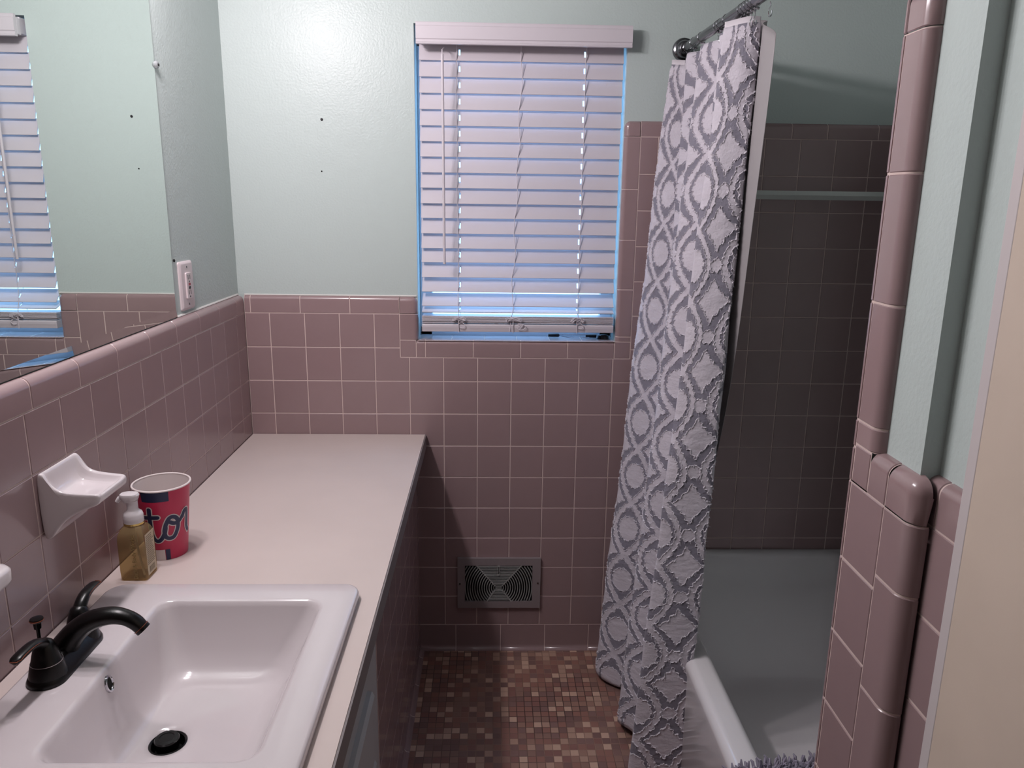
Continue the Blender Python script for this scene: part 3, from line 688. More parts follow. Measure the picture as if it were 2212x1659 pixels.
for i, s_ in enumerate(strokes): stroke(mb, s_, .0042, .0008+.00004*i)
mb.build('lettering', M['navy'], cu)

# ---- wall mounted ceramic
sd = MB(); W = .0605; yc = -1.1125
def dish_prof(rec):
    top = [(0, 1.081), (.008, 1.081), (.013, 1.079), (.017, 1.072), (.023, 1.061), (.033, 1.052), (.047, 1.0465), (.065, 1.0440), (.085, 1.0425), (.102, 1.0415), (.110, 1.0405), (.1135, 1.037)]
    if rec: top = [(0, 1.080), (.006, 1.080), (.009, 1.076), (.011, 1.066), (.014, 1.050), (.019, 1.037), (.027, 1.0315), (.05, 1.0295), (.085, 1.0285), (.099, 1.0305), (.1055, 1.0375), (.1115, 1.037)]
    botm = [(.113, 1.026), (.108, 1.0205), (.085, 1.014), (.06, 1.004), (.04, .990), (.026, .974), (.018, .963), (.010, .960), (0, .960)]
    return top+botm
rows = []
for y, rec, sh in ((-W, 0, .94), (-W+.003, 0, 1), (-W+.011, 0, 1), (-W+.016, 1, 1), (-.02, 1, 1), (.02, 1, 1), (W-.016, 1, 1), (W-.011, 0, 1), (W-.003, 0, 1), (W, 0, .94)):
    rows.append([(.0005+x*.885*(sh if x > .02 else 1), yc+y*(1-.10*min(1, max(0, x-.02)/.09)), 1.0205+(z-1.0205)*(.97 if sh < 1 else 1)) for x, z in dish_prof(rec)])
sd.loft([r for r in rows]); sdo = sd.build('soap_dish', M['porcelain'], smooth=55)
ms = sdo.modifiers.new('sub', 'SUBSURF'); ms.levels = 2; ms.render_levels = 2
tag(sdo, 'empty white ceramic soap dish on the tiled left wall', 'soap dish')
hm = MB(); tc_ = []
def hrow(dx, hy, z, xx=.086): return [(.0005 if x < 0 else x, y, z) for x, y in [(-.02+0, -1.445-hy), (-.02, -1.445+hy)]]
LL = []
for z, d in ((.998, .008), (1.001, .002), (1.006, 0), (1.020, 0), (1.0245, .003), (1.026, .008)):
    LL.append([(max(.0005, x), y, z) for x, y in rrect(.040, -1.446, .050-d, .060-d, .022, 6)])
hm.loft(LL); th_ = thing('toothbrush_holder', 'white ceramic toothbrush holder on the tile at the left edge', 'toothbrush holder', (0, -1.446, .95))
hm.build('tray', M['porcelain'], th_, smooth=50)
mb = MB(); mb.loft([[(x, -1.446+a, 1.0+b) for a, b in rrect(0, 0, .056-d, .053-d, .008)] for x, d in ((.0005, 0), (.008, 0), (.011, .004))]); mb.build('back_plate', M['porcelain'], th_, smooth=40)
for y in (-1.418, -1.474):
    mb = MB(); mb.lathe((.055, y, 1.026), [(.0115, -.004), (.0115, .0004), (.0001, .0004)], 20); mb.build('brush_hole_shade', M['dark'], th_)  # dark disc on the tray, coloured as the shade in each hole

# ================================================================== HEATER GRILLE
hv = thing('wall_vent', 'dark steel vent grille low on the tiled back wall', 'vent', (.81, 0, .165))
GX0, GX1, GZ0, GZ1 = .6674, .9532, .165, .352
HX0, HX1, HZ0, HZ1 = .693, .925, .190, .325
mb = MB()
for a, b in (((GX0, -.011, HZ1), (GX1, -.001, GZ1)), ((GX0, -.011, GZ0), (GX1, -.001, HZ0)), ((GX0, -.011, HZ0), (HX0, -.001, HZ1)), ((HX1, -.011, HZ0), (GX1, -.001, HZ1))): mb.box(a, b)
mb.build('frame', M['steel'], hv)
mb = MB(); mb.box((HX0-.005, -.0028, HZ0-.005), (HX1+.005, -.0018, HZ1+.005)); mb.build('recess_shade', M['dark'], hv)  # flat near-black sheet stands for the shade behind the bars
cx, cz = .809, .241
mb = MB()
def bar2(p, q, w=.0012, y0=-.0105, y1=-.004):
    p, q = V((p[0], 0, p[1])), V((q[0], 0, q[1])); d = (q-p)
    if d.length < 1e-5: return
    d.normalize(); n_ = V((-d.z, 0, d.x))*w
    i = mb.add([p+n_+V((0, y0, 0)), p-n_+V((0, y0, 0)), q-n_+V((0, y0, 0)), q+n_+V((0, y0, 0)), p+n_+V((0, y1, 0)), p-n_+V((0, y1, 0)), q-n_+V((0, y1, 0)), q+n_+V((0, y1, 0))])
    for f_ in ((0, 1, 2, 3), (4, 7, 6, 5), (0, 4, 5, 1), (1, 5, 6, 2), (2, 6, 7, 3), (3, 7, 4, 0)): mb.face([i[k] for k in f_])
TLx, TRx, BLx, BRx = .733, .887, .7695, .853
inn = .012
for (a, b) in (((cx-inn, cz+.008), (TLx, HZ1)), ((cx+inn, cz+.008), (TRx, HZ1)), ((cx-inn, cz-.008), (BLx, HZ0)), ((cx+inn, cz-.008), (BRx, HZ0))): bar2(a, b, .0017, -.0112)
z = cz+.011
while z < HZ1-.002:
    t = (z-cz-.008)/(HZ1-cz-.008); bar2((lerp(cx-inn, TLx, t), z), (lerp(cx+inn, TRx, t), z)); z += .0058
z = cz-.011
while z > HZ0+.002:
    t = (cz-.008-z)/(cz-.008-HZ0); bar2((lerp(cx-inn, BLx, t), z), (lerp(cx+inn, BRx, t), z)); z -= .0058
for z in (-.006, -.001, .004): bar2((cx-.011, cz+z), (cx+.011, cz+z))
for s in (-1, 1):
    for k in range(17):
        R = .0165+k*.0082; pv = None
        for q in range(-24, 25):
            a = q/24*1.2; x, zz = cx+s*R*math.cos(a)*1.0, cz+R*math.sin(a)*1.08
            # keep inside the side sector between the diagonals, and inside the opening
            dx = abs(x-cx)
            okz = (zz-cz) < .008+(dx-inn)*(HZ1-cz-.008)/(TRx-cx-inn) and (cz-zz) < .008+(dx-inn)*(cz-.008-HZ0)/(BRx-cx-inn)
            ok = okz and HZ0 < zz < HZ1 and HX0 < x < HX1
            if ok and pv: bar2(pv, (x, zz))
            pv = (x, zz) if ok else None
mb.build('grille', M['grillebar'], hv)
mb = MB(); mb.box((cx-.0035, -.013, .288), (cx+.0035, -.0105, HZ1)); mb.box((cx-.0012, -.0135, .295), (cx+.0012, -.0128, .322), 1); mb.lathe((cx, -.0105, .2915), [(.003, 0), (.002, -.004)], 10, 'y'); mb.build('damper_lever', [M['grillebar'], M['dark']], hv)
for x, z in ((.6754, .2572), (.9444, .2596)):
    mb = MB(); mb.lathe((x, -.0112, z), [(.0032, .001), (.003, -.001), (.001, -.0015)], 10, 'y'); mb.build('screw', M['dark'] if x < .8 else M['rod'], hv, smooth=True)

# ================================================================== TUB
TX0, TX1, TYn, TYf, TZ = 1.2925, 2.06, -1.476, -.002, .3825
tb = MB()
def tl(x0, x1, y0, y1, r, z): return [(x, y, z) for x, y in rrect((x0+x1)/2, (y0+y1)/2, (x1-x0)/2, (y1-y0)/2, r, 10)]
TL = [tl(TX0+.012, TX1, TYn, TYf, .002, 0.001), tl(TX0+.012, TX1, TYn, TYf, .002, .05), tl(TX0+.006, TX1, TYn, TYf, .002, .06), tl(TX0+.006, TX1, TYn, TYf, .002, .33)]
for k in range(7):
    a = PI/2*k/6; TL.append(tl(TX0+.024-.024*math.cos(a)+(.0 if k else .0), TX1, TYn, TYf, .002, TZ-.024+.024*math.sin(a)))
IX0, IX1, IY0, IY1 = 1.366, 1.99, -1.40, -.032
for k in range(7):
    a = PI/2*k/6; TL.append(tl(IX0-.022+.022*math.sin(a), IX1+.02-.02*math.sin(a), IY0-.02+.02*math.sin(a), IY1+.022-.022*math.sin(a), .09, TZ-.022+.022*math.cos(a)))
for f, z in ((.25, .30), (.5, .22), (.75, .14), (.92, .095), (1.0, .085), (1.1, .080)):
    TL.append(tl(lerp(IX0, 1.44, f), lerp(IX1, 1.92, f), lerp(IY0, -1.30, f), lerp(IY1, -.33, f), lerp(.09, .14, f), z))
tb.loft(TL, 0, False, True); tbo = tb.build('bathtub', M['tub'], smooth=50); tag(tbo, 'white alcove bathtub behind the shower curtain', 'bathtub')

bt = thing('towel_bar', 'pale square towel bar across the tiled wall above the tub', 'towel bar', (1.775, 0, 1.57))
mb = MB(); h = .0125
mb.loft([[(x, -.062+a*h, 1.571+b*h*1.05) for a, b in ((0, 1), (1, 0), (0, -1), (-1, 0))] for x in (1.50, 2.02)]); mb.build('bar', M['bar'], bt)
for x in (1.49, 2.03):
    mb = MB(); mb.loft([[(x+a, y, 1.571+b) for a, b in rrect(0, 0, w, w, .006)] for y, w in ((-.0005, .026), (-.01, .026), (-.03, .018), (-.082, .018))]); mb.build('post', M['porcelain'], bt, smooth=35)

# ================================================================== CURTAIN ROD, RINGS, CURTAIN, LINER
RX, RZ0, RZ1 = 1.343, 1.987, 1.972
def rodp(y): return V((RX, y, lerp(RZ0, RZ1, -y/.64)))
rd_ = thing('curtain_rod', 'polished steel shower curtain rod fixed to the back wall', 'curtain rod', (RX, 0, RZ0))
mb = MB(); mb.tube([rodp(0.008), rodp(-.8), rodp(-1.476)], .0127, 20); mb.build('rod', M['rod'], rd_, smooth=40)
mb = MB(); mb.lathe((RX, YW, RZ0), [(.033, 0), (.033, -.006), (.031, -.012), (.026, -.015), (.024, -.022), (.021, -.026), (.0185, -.028), (.0185, -.038), (.0150, -.040)], 32, 'y'); mb.build('flange', M['rod'], rd_, smooth=40)
ring_y = [-.045, -.12, -.20, -.355, -.378, -.43, -.545, -.568, -.590, -.612, -.634, -.73]
ring_src = None
for k, y in enumerate(ring_y):
    p = rodp(y)
    if ring_src is None:
        r_ = thing('curtain_ring', '', 'curtain ring', p, 'curtain rings on the rod')
        mb = MB(); pts = [p+V((.0133*math.cos(a), .0, -.0006+.0140*math.sin(a))) for a in [2*PI*q/28 for q in range(29)]]; mb.tube(pts, .0006, 6, caps=False)
        h_ = mb.build('hoop', M['chrome'], r_, smooth=True)
        mb = MB(); pts = [p+V((0, 0, -.022)), p+V((.001, -.003, -.030)), p+V((-.003, -.004, -.040)), p+V((0, -.001, -.050)), p+V((.005, .002, -.047)), p+V((.006, .002, -.038))]; mb.tube(catmull(pts, 4), .0013, 6); mb.build('hook', M['chrome'], r_, smooth=True)
        mb = MB()
        for q in range(3):
            c_ = p+V((.004*(q-1), -.0145+.002*abs(q-1), -.018)); mb.lathe(c_, [(.0005, -.003), (.0022, -.002), (.003, 0), (.0022, .002), (.0005, .003)], 10)
        mb.build('bead', M['chrome'], r_, smooth=True)
        ring_src = r_
    else:
        r_ = ring_src.copy(); C.objects.link(r_); r_.location = p
        for ch in list(ring_src.children):
            c_ = ch.copy(); C.objects.link(c_); c_.parent = r_; c_.matrix_parent_inverse = ch.matrix_parent_inverse
    names = ['first', 'second', 'third', 'fourth', 'fifth', 'sixth', 'seventh', 'eighth', 'ninth', 'tenth', 'eleventh', 'twelfth']
    r_['label'] = 'steel curtain ring on the rod, %s counting from the wall flange' % names[k]

top = [(1.322, .000), (1.300, -.055), (1.352, -.105), (1.318, -.16), (1.368, -.235), (1.312, -.33), (1.366, -.405), (1.318, -.47), (1.372, -.52), (1.300, -.565), (1.352, -.612), (1.372, -.600)]
bot = [(1.270, -.01), (1.132, -.165), (1.222, -.262), (1.250, -.300), (1.225, -.345), (1.165, -.430), (1.225, -.500), (1.262, -.535), (1.225, -.570), (1.170, -.618), (1.292, -.660), (1.305, -.640)]
NS, NT = 240, 170
def resample(c, n):
    q = catmull([(a, b, 0) for a, b in c], 24); d = [0]
    for a, b in zip(q, q[1:]): d.append(d[-1]+(b-a).length)
    return q, d
qt, _ = resample(top, 0); qb, db = resample(bot, 0)
NQ = len(qb)
ztop = [1.945, 1.935, 1.925, 1.948, 1.950, 1.936, 1.945, 1.938, 1.935, 1.930, 1.934, 1.930]
def ztopf(i):
    t = i/(NQ-1)*(len(ztop)-1); k = min(int(t), len(ztop)-2); return lerp(ztop[k], ztop[k+1], t-k)
def curtain_pt(i, t):
    f = t**.93
    a, b = qt[i], qb[i]; x = lerp(a.x, b.x, f); y = lerp(a.y, b.y, f)
    zb = .022+.010*math.sin(i*.11)
    z = lerp(ztopf(i), zb, t)
    n = noise.noise(V((i*.035, t*7, 3)))*.006+noise.noise(V((i*.09, t*16, 9)))*.0028
    m_ = math.sin(i/NQ*PI*22+2*t)*.004*(1-t)**1.5
    return V((x+n+m_, y+n*.6, z+noise.noise(V((i*.05, t*5, 21)))*.003))
grid = np.zeros((NQ, NT+1, 3))
for i in range(NQ):
    for k in range(NT+1): grid[i, k] = curtain_pt(i, k/NT)
su = np.array(db)-.045*np.clip((np.arange(NQ)/24-7.3)/1.7, 0, 1); HV = 1.93
def curtain_mat():
    m = bpy.data.materials.new('grey_white_clipped_jacquard'); m.use_nodes = True
    nt = m.node_tree; b = nt.nodes['Principled BSDF']; b.inputs['Roughness'].default_value = .85; b.inputs['Specular IOR Level'].default_value = .2
    b.inputs['Sheen Weight'].default_value = .15
    at = node(nt, 'ShaderNodeAttribute', attribute_name='weave')
    uv = nt.nodes.new('ShaderNodeUVMap'); uv.uv_map = 'UVMap'
    n1 = nt.nodes.new('ShaderNodeTexNoise'); n1.inputs['Scale'].default_value = 22; n1.inputs['Detail'].default_value = 3
    mp = nt.nodes.new('ShaderNodeMapping'); mp.inputs['Scale'].default_value = (1, 2.2, 1); nt.links.new(uv.outputs[0], mp.inputs[0]); nt.links.new(mp.outputs[0], n1.inputs['Vector'])
    n2 = nt.nodes.new('ShaderNodeTexNoise'); n2.inputs['Scale'].default_value = 130; n2.inputs['Detail'].default_value = 3; nt.links.new(uv.outputs[0], n2.inputs['Vector'])
    sx = nt.nodes.new('ShaderNodeSeparateXYZ'); nt.links.new(uv.outputs[0], sx.inputs[0])
    # ragged edge: shift the lookup with fine noise
    n3 = nt.nodes.new('ShaderNodeTexNoise'); n3.inputs['Scale'].default_value = 95; n3.inputs['Detail'].default_value = 3; nt.links.new(uv.outputs[0], n3.inputs['Vector'])
    off = nt.nodes.new('ShaderNodeVectorMath'); off.operation = 'SUBTRACT'; nt.links.new(n3.outputs['Color'], off.inputs[0]); off.inputs[1].default_value = (.5, .5, .5)
    sc = nt.nodes.new('ShaderNodeVectorMath'); sc.operation = 'SCALE'; sc.inputs['Scale'].default_value = .010; nt.links.new(off.outputs[0], sc.inputs[0])
    ad = nt.nodes.new('ShaderNodeVectorMath'); ad.operation = 'ADD'; nt.links.new(uv.outputs[0], ad.inputs[0]); nt.links.new(sc.outputs[0], ad.inputs[1])
    s = nt.nodes.new('ShaderNodeSeparateXYZ'); nt.links.new(ad.outputs[0], s.inputs[0])
    Uw, Vw = CU, CV
    u = math_node(nt, 'DIVIDE', s.outputs[0], Uw); v = math_node(nt, 'DIVIDE', s.outputs[1], Vw)
    ua = math_node(nt, 'SUBTRACT', math_node(nt, 'FRACT', math_node(nt, 'ADD', u, .5)), .5)      # -0.5..0.5
    au = math_node(nt, 'ABSOLUTE', ua)
    c = math_node(nt, 'ABSOLUTE', math_node(nt, 'COSINE', math_node(nt, 'MULTIPLY', v, PI)))
    f = math_node(nt, 'SUBTRACT', math_node(nt, 'MULTIPLY', au, Uw), math_node(nt, 'MULTIPLY', c, CH))
    sl = math_node(nt, 'MULTIPLY', math_node(nt, 'SINE', math_node(nt, 'MULTIPLY', v, PI)), CH*PI/Vw)
    g = math_node(nt, 'SQRT', math_node(nt, 'MULTIPLY_ADD', sl, sl, 1.))
    d = math_node(nt, 'ABSOLUTE', math_node(nt, 'DIVIDE', f, g))
    band = math_node(nt, 'LESS_THAN', d, CW)
    # medallions A: v near 0
    vf = math_node(nt, 'SUBTRACT', math_node(nt, 'FRACT', math_node(nt, 'ADD', v, .5)), .5)
    dx = math_node(nt, 'MULTIPLY', ua, Uw); dy = math_node(nt, 'MULTIPLY', vf, Vw)
    r = math_node(nt, 'SQRT', math_node(nt, 'ADD', math_node(nt, 'POWER', math_node(nt, 'DIVIDE', dx, .0365), 2.), math_node(nt, 'POWER', math_node(nt, 'DIVIDE', dy, .039), 2.)))
    ca = math_node(nt, 'LESS_THAN', r, 1.)
    ub = math_node(nt, 'SUBTRACT', .5, au); vb = math_node(nt, 'SUBTRACT', .5, math_node(nt, 'ABSOLUTE', vf))
    ex = math_node(nt, 'POWER', math_node(nt, 'DIVIDE', math_node(nt, 'MULTIPLY', ub, Uw), .058), .8); ey = math_node(nt, 'POWER', math_node(nt, 'DIVIDE', math_node(nt, 'MULTIPLY', vb, Vw), .056), .8)
    cbb = math_node(nt, 'LESS_THAN', math_node(nt, 'ADD', ex, ey), 1.)
    ov = math_node(nt, 'LESS_THAN', math_node(nt, 'ADD', math_node(nt, 'POWER', math_node(nt, 'DIVIDE', math_node(nt, 'MULTIPLY', ub, Uw), .020), 2.), math_node(nt, 'POWER', math_node(nt, 'DIVIDE', dy, .0165), 2.)), 1.)
    band = math_node(nt, 'MAXIMUM', band, ov)
    lt = math_node(nt, 'MAXIMUM', band, math_node(nt, 'MAXIMUM', ca, cbb))
    mc = node(nt, 'ShaderNodeMix', data_type='RGBA'); nt.links.new(lt, mc.inputs[0]); mc.inputs[6].default_value = lin((130, 126, 138)); mc.inputs[7].default_value = lin((204, 197, 206))
    vr = math_node(nt, 'MULTIPLY_ADD', n1.outputs['Fac'], .22, .89)
    sc2 = nt.nodes.new('ShaderNodeVectorMath'); sc2.operation = 'SCALE'; nt.links.new(mc.outputs[2], sc2.inputs[0]); nt.links.new(vr, sc2.inputs['Scale'])
    nt.links.new(sc2.outputs[0], b.inputs['Base Color'])
    hh = math_node(nt, 'ADD', math_node(nt, 'MULTIPLY', lt, .6), math_node(nt, 'ADD', math_node(nt, 'MULTIPLY', n2.outputs['Fac'], .5), math_node(nt, 'MULTIPLY', n1.outputs['Fac'], 1.6)))
    bp = nt.nodes.new('ShaderNodeBump'); bp.inputs['Strength'].default_value = .55; bp.inputs['Distance'].default_value = .004; nt.links.new(hh, bp.inputs['Height']); nt.links.new(bp.outputs['Normal'], b.inputs['Normal'])
    return m
CU, CV, CW, CH = .167, .172, .0082, .0555
UOFF = .120; VOFF = .02
M['curtain'] = curtain_mat()
sc_ = thing('shower_curtain', 'gathered grey and white shower curtain with fringed ogee pattern', 'shower curtain', (1.25, -.35, .02))
mb = MB(); ids = mb.grid([[tuple(grid[i, k]) for k in range(NT+1)] for i in range(NQ)])
cob = mb.build('cloth', M['curtain'], sc_, smooth=180)
me = cob.data; uvl = me.uv_layers.new(name='UVMap')
nv = NT+1
for lo in me.loops:
    i, k = divmod(lo.vertex_index, nv); uvl.data[lo.index].uv = (su[i]-UOFF, k/NT*HV-VOFF)
sm = cob.modifiers.new('thick', 'SOLIDIFY'); sm.thickness = .0014; sm.offset = 0
# ---- clipped fringe along every pattern edge (marching squares in cloth space)
def surf(u, v):
    i = np.interp(u+UOFF, su, np.arange(NQ)); k = (v+VOFF)/HV*NT
    i = np.clip(i, 0, NQ-1.001); k = np.clip(k, 0, NT-.001); i0 = i.astype(int); k0 = k.astype(int); a = (i-i0)[:, None]; b = (k-k0)[:, None]
    p = grid[i0, k0]*(1-a)*(1-b)+grid[i0+1, k0]*a*(1-b)+grid[i0, k0+1]*(1-a)*b+grid[i0+1, k0+1]*a*b
    tu = grid[i0+1, k0]-grid[i0, k0]; tv = grid[i0, k0+1]-grid[i0, k0]
    n = np.cross(tu, tv); n /= np.linalg.norm(n, axis=1)[:, None]+1e-9
    return p, n
def fields():
    def fband(s):
        def F(u, v):
            uu = np.abs((u/CU+.5) % 1-.5)*CU; sl = CH*PI/CV*np.sin(PI*v/CV)
            return (uu-CH*np.abs(np.cos(PI*v/CV)))/np.sqrt(1+sl*sl)-s*CW
        return F
    def fa_(u, v):
        uu = ((u/CU+.5) % 1-.5)*CU; vv = ((v/CV+.5) % 1-.5)*CV; return (np.hypot(uu/.0365, vv/.039)-1)*.04
    def fb_(u, v):
        uu = (.5-np.abs((u/CU+.5) % 1-.5))*CU; vv = (.5-np.abs((v/CV+.5) % 1-.5))*CV; return ((uu/.058)**.8+(vv/.056)**.8-1)*.04
    def fc_(u, v):
        uu = (.5-np.abs((u/CU+.5) % 1-.5))*CU; vv = ((v/CV+.5) % 1-.5)*CV; return (np.hypot(uu/.020, vv/.0165)-1)*.03
    return [fband(1), fband(-1), fa_, fb_, fc_]
du = .0032
us = np.arange(0, su[-1], du)-UOFF; vs = np.arange(.012, HV-.012, du)-VOFF
UU, VV = np.meshgrid(us, vs, indexing='ij')
rng = np.random.default_rng(3)
segs = []
for F in fields():
    val = F(UU, VV)
    e = {}
    a = val[:-1, :-1]; b = val[1:, :-1]; c = val[1:, 1:]; d = val[:-1, 1:]
    u0 = UU[:-1, :-1]; v0 = VV[:-1, :-1]
    def cr(p, q): return (p > 0) != (q > 0)
    with np.errstate(divide='ignore', invalid='ignore'):
        ea = (u0+du*a/(a-b), v0); eb = (u0+du, v0+du*b/(b-c)); ec = (u0+du*d/(d-c), v0+du); ed = (u0, v0+du*a/(a-d))
    ma, mb_, mc_, md = cr(a, b), cr(b, c), cr(d, c), cr(a, d)
    for (m1, p1), (m2, p2) in (((ma, ea), (mb_, eb)), ((ma, ea), (mc_, ec)), ((ma, ea), (md, ed)), ((mb_, eb), (mc_, ec)), ((mb_, eb), (md, ed)), ((mc_, ec), (md, ed))):
        w = m1 & m2 & ((ma.astype(int)+mb_+mc_+md) == 2)
        segs.append(np.stack([p1[0][w], p1[1][w], p2[0][w], p2[1][w]], 1))
segs = np.concatenate(segs); segs = segs[np.isfinite(segs).all(1)]
def jit(u, v): return u+.0022*np.sin(v*370+u*90)+.0016*np.sin(v*811+u*530), v+.0022*np.sin(u*410+v*70)+.0016*np.sin(u*903-v*610)
verts = []; faces = []
A = np.stack(jit(segs[:, 0], segs[:, 1]), 1); B = np.stack(jit(segs[:, 2], segs[:, 3]), 1)
pa, na = surf(A[:, 0], A[:, 1]); pb, nb = surf(B[:, 0], B[:, 1])
side = np.sign(((pa-np.array([.77, -2.4, 1.5]))*na).sum(1))[:, None]*-1    # the face of the cloth with the clipped pile
nrmv = np.array(na)
dirv = pb-pa; ln = np.linalg.norm(dirv, axis=1)[:, None]+1e-9; dirv = dirv/ln
lat = np.cross(nrmv, dirv)
W2 = .0016*(1+.5*rng.standard_normal((len(pa), 1)).clip(-1, 1)); H2 = .0026*(1+.4*rng.standard_normal((len(pa), 1)).clip(-1, 1))
k = 0
for sgn in (1, -1):
    q = np.stack([pa-lat*W2-dirv*.0004, pa+lat*W2-dirv*.0004, pa+nrmv*sgn*H2-dirv*.0004, pb-lat*W2+dirv*.0004, pb+lat*W2+dirv*.0004, pb+nrmv*sgn*H2+dirv*.0004], 1).reshape(-1, 3)
    base = len(verts); verts += q.tolist()
    for s_ in range(len(pa)):
        o_ = base+s_*6; faces += [(o_, o_+2, o_+5, o_+3), (o_+2, o_+1, o_+4, o_+5)]
    # loose threads standing off the edge
    pick = rng.random(len(pa)) < .55
    L_ = (.003+.006*rng.random((len(pa), 1)))
    tipd = lat*rng.choice([-1, 1], (len(pa), 1))*(.4+.6*rng.random((len(pa), 1)))+nrmv*sgn*(.35+.4*rng.random((len(pa), 1)))+np.array([0, 0, -.25])
    t0 = pa+nrmv*sgn*.0015; q = np.stack([t0-dirv*.0005, t0+dirv*.0005, t0+tipd*L_], 1)[pick].reshape(-1, 3); base = len(verts); verts += q.tolist()
    faces += [(base+j_, base+j_+1, base+j_+2) for j_ in range(0, len(q), 3)]
me = bpy.data.meshes.new('fringe'); me.from_pydata(verts, [], faces); M['fringe'] = mat('white_clipped_threads', (214, 208, 216), .9); me.materials.append(M['fringe'])
fo = bpy.data.objects.new('fringe', me); C.objects.link(fo); fo.parent = sc_; fo.matrix_parent_inverse = Matrix.Translation(-V(sc_.location)); fo['kind'] = 'stuff'

# white stiffening tape showing above the cloth at three folds
for a, b in ((8.75, 10.3), (3.6, 4.5), (.55, 1.6)):
    rows = []
    for i in range(int(a*24), int(b*24)): rows.append([V(grid[i, 0])+V((.0012, .0012, z)) for z in (-.02, .013)])
    mb = MB(); mb.grid(rows); hm_ = mb.build('header_tape', M['cord'], sc_, smooth=180); hm_.modifiers.new('thick', 'SOLIDIFY').thickness = .001
# liner
lt_ = [(1.374, -.02), (1.392, -.10), (1.376, -.19), (1.394, -.28), (1.376, -.38), (1.394, -.46), (1.374, -.55), (1.388, -.59), (1.366, -.63), (1.376, -.68)]
lb_ = [(1.345, -.02), (1.352, -.06), (1.346, -.10), (1.354, -.14), (1.346, -.18), (1.356, -.21), (1.345, -.24), (1.356, -.27), (1.352, -.30), (1.350, -.33)]
q1 = catmull([(a, b, 0) for a, b in lt_], 10); q2 = catmull([(a, b, 0) for a, b in lb_], 10)
rows = []
for k in range(61):
    t = k/60
    rows.append([V((lerp(a.x, b.x, t), lerp(a.y, b.y, t**2.4)+.004*math.sin(t*9), lerp(1.955-.062*((i/len(q1))**6), .40, t)))+V((noise.noise(V((i*.05, t*3, 5)))*.006, 0, 0)) for i, (a, b) in enumerate(zip(q1, q2))])
mb = MB(); mb.grid(rows); lo_ = mb.build('shower_liner', M['liner'], smooth=180); lo_.modifiers.new('thick', 'SOLIDIFY').thickness = .0008
tag(lo_, 'plain milky white shower liner hanging behind the patterned curtain', 'shower liner')

# ================================================================== BATH MAT over the tub rim
bm_ = thing('bath_mat', 'lilac grey shaggy bath mat draped over the tub rim', 'bath mat', (1.37, -1.1, TZ))
pathm = catmull([(1.278, .12), (1.278, .25), (1.279, .35), (1.287, .385), (1.31, .3955), (1.35, .397), (1.385, .392), (1.42, .386), (1.46, .380), (1.50, .365), (1.53, .30), (1.545, .2)], 5)
mb = MB(); farY = lambda x: -1.075+.05*max(0, (x-1.33))/.17
rowsm = [[(p.x, lerp(farY(p.x), -1.42, k/12), p.y) for k in range(13)] for p in pathm]
mb.grid(rowsm); mo = mb.build('backing', M['rug'], bm_, smooth=180); ms = mo.modifiers.new('thick', 'SOLIDIFY'); ms.thickness = .006; ms.offset = 0
mb = MB()
for i in range(len(pathm)-1):
    p, q = pathm[i], pathm[i+1]; seg = (q-p).length; d = (q-p).normalized(); n_ = V((-d.y, 0, d.x))
    for c in range(max(1, int(seg/.0075))):
        for k in range(40):
            f = (c+random.random())/max(1, int(seg/.0075)); x = lerp(p.x, q.x, f); z = lerp(p.y, q.y, f); y0 = farY(x)
            y = y0+.004-k*.0085+random.uniform(-.004, .004)
            a = V((x, y, z)); L = random.uniform(.016, .026); tilt = V((random.uniform(-.6, .6), random.uniform(-.5, .5)+(.7 if k == 0 else 0), random.uniform(-.2, .3)))
            t_ = (n_+tilt).normalized(); mid = a+t_*L*.55+V((random.uniform(-.002, .002),)*3); tp = a+t_*L+V((0, 0, -.003))
            mb.tube([a, mid, tp], [.0030, .0036, .0016], 5)
pl = mb.build('pile', M['rug'], bm_, smooth=True); pl['kind'] = 'stuff'

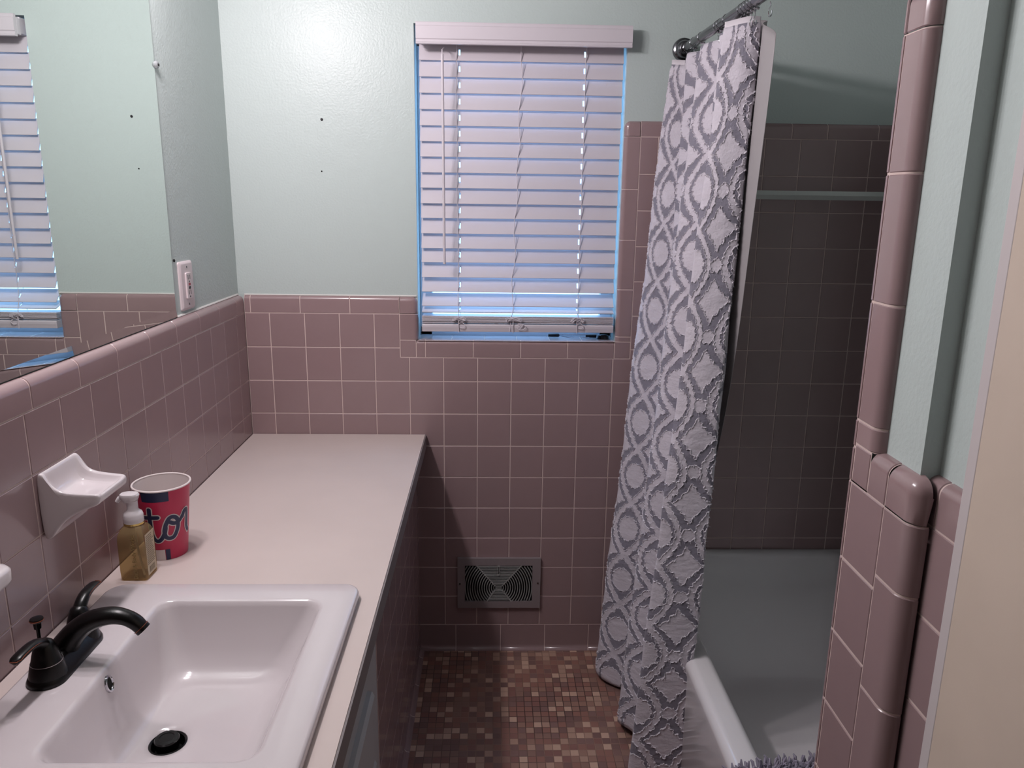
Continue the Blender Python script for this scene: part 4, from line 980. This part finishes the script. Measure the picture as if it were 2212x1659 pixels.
# ================================================================== VANITY LIGHT (above the mirror, out of frame)
vl = thing('vanity_light', 'vanity light bar with three frosted globes above the mirror', 'light fixture', (-.02, -1.04, 2.17))
mb = MB(); mb.loft([[(x, -1.04+a, 2.19+b) for a, b in rrect(0, 0, .30-d, .055-d, .02)] for x, d in ((-.0198, 0), (-.005, 0), (.0, .006))]); mb.build('back_plate', M['chrome'], vl, smooth=35)
for y in (-.82, -1.04, -1.26):
    mb = MB(); mb.lathe((0, y, 2.17), [(.025, 0), (.025, .01), (.016, .02), (.016, .055), (.022, .062)], 20, 'x'); mb.build('socket', M['chrome'], vl, smooth=40)
    mb = MB(); mb.lathe((.108, y, 2.17), [(.05*math.sin(PI*max(.02, min(.98, k/14))), -.05*math.cos(PI*k/14)) for k in range(15)], 24, 'x'); mb.build('bulb', M['bulb'], vl, smooth=True)
    la = bpy.data.lights.new('filament', 'POINT'); la.energy = PW; la.color = LCOL; la.shadow_soft_size = .042; la.use_soft_falloff = False
    lo = bpy.data.objects.new('filament', la); C.objects.link(lo); lo.location = (.108, y, 2.17); lo.parent = vl; lo.matrix_parent_inverse = Matrix.Translation(-V(vl.location))

# ================================================================== WORLD, CAMERA
w = bpy.data.worlds.new('World'); bpy.context.scene.world = w; w.use_nodes = True
bg = w.node_tree.nodes['Background']; bg.inputs['Color'].default_value = (.34, .62, 1.0, 1); bg.inputs['Strength'].default_value = 4.6
cam = bpy.data.cameras.new('Camera'); co = bpy.data.objects.new('Camera', cam); C.objects.link(co)
pan, tilt, roll = .02991, .23493, .01356
f = V((math.sin(pan)*math.cos(tilt), math.cos(pan)*math.cos(tilt), -math.sin(tilt)))
r0 = V((math.cos(pan), -math.sin(pan), 0)); u0 = r0.cross(f)
r = r0*math.cos(roll)+u0*math.sin(roll); u = -r0*math.sin(roll)+u0*math.cos(roll)
co.matrix_world = Matrix(((r.x, u.x, -f.x, .77354), (r.y, u.y, -f.y, -2.42791), (r.z, u.z, -f.z, 1.54533), (0, 0, 0, 1)))
cam.sensor_width = 36; cam.lens = 36*1658.84/2212; cam.clip_start = .02
s = bpy.context.scene; s.camera = co
s.view_settings.view_transform = 'Standard'; s.view_settings.look = 'None'; s.view_settings.exposure = 0.; s.view_settings.gamma = 1
s.cycles.use_denoising = True; s.cycles.blur_glossy = 1.; s.cycles.sample_clamp_indirect = 2.; s.cycles.use_light_tree = False; s.cycles.max_bounces = 7; s.cycles.diffuse_bounces = 3; s.cycles.glossy_bounces = 3; s.cycles.use_adaptive_sampling = True; s.cycles.adaptive_threshold = .04; s.cycles.transparent_max_bounces = 12
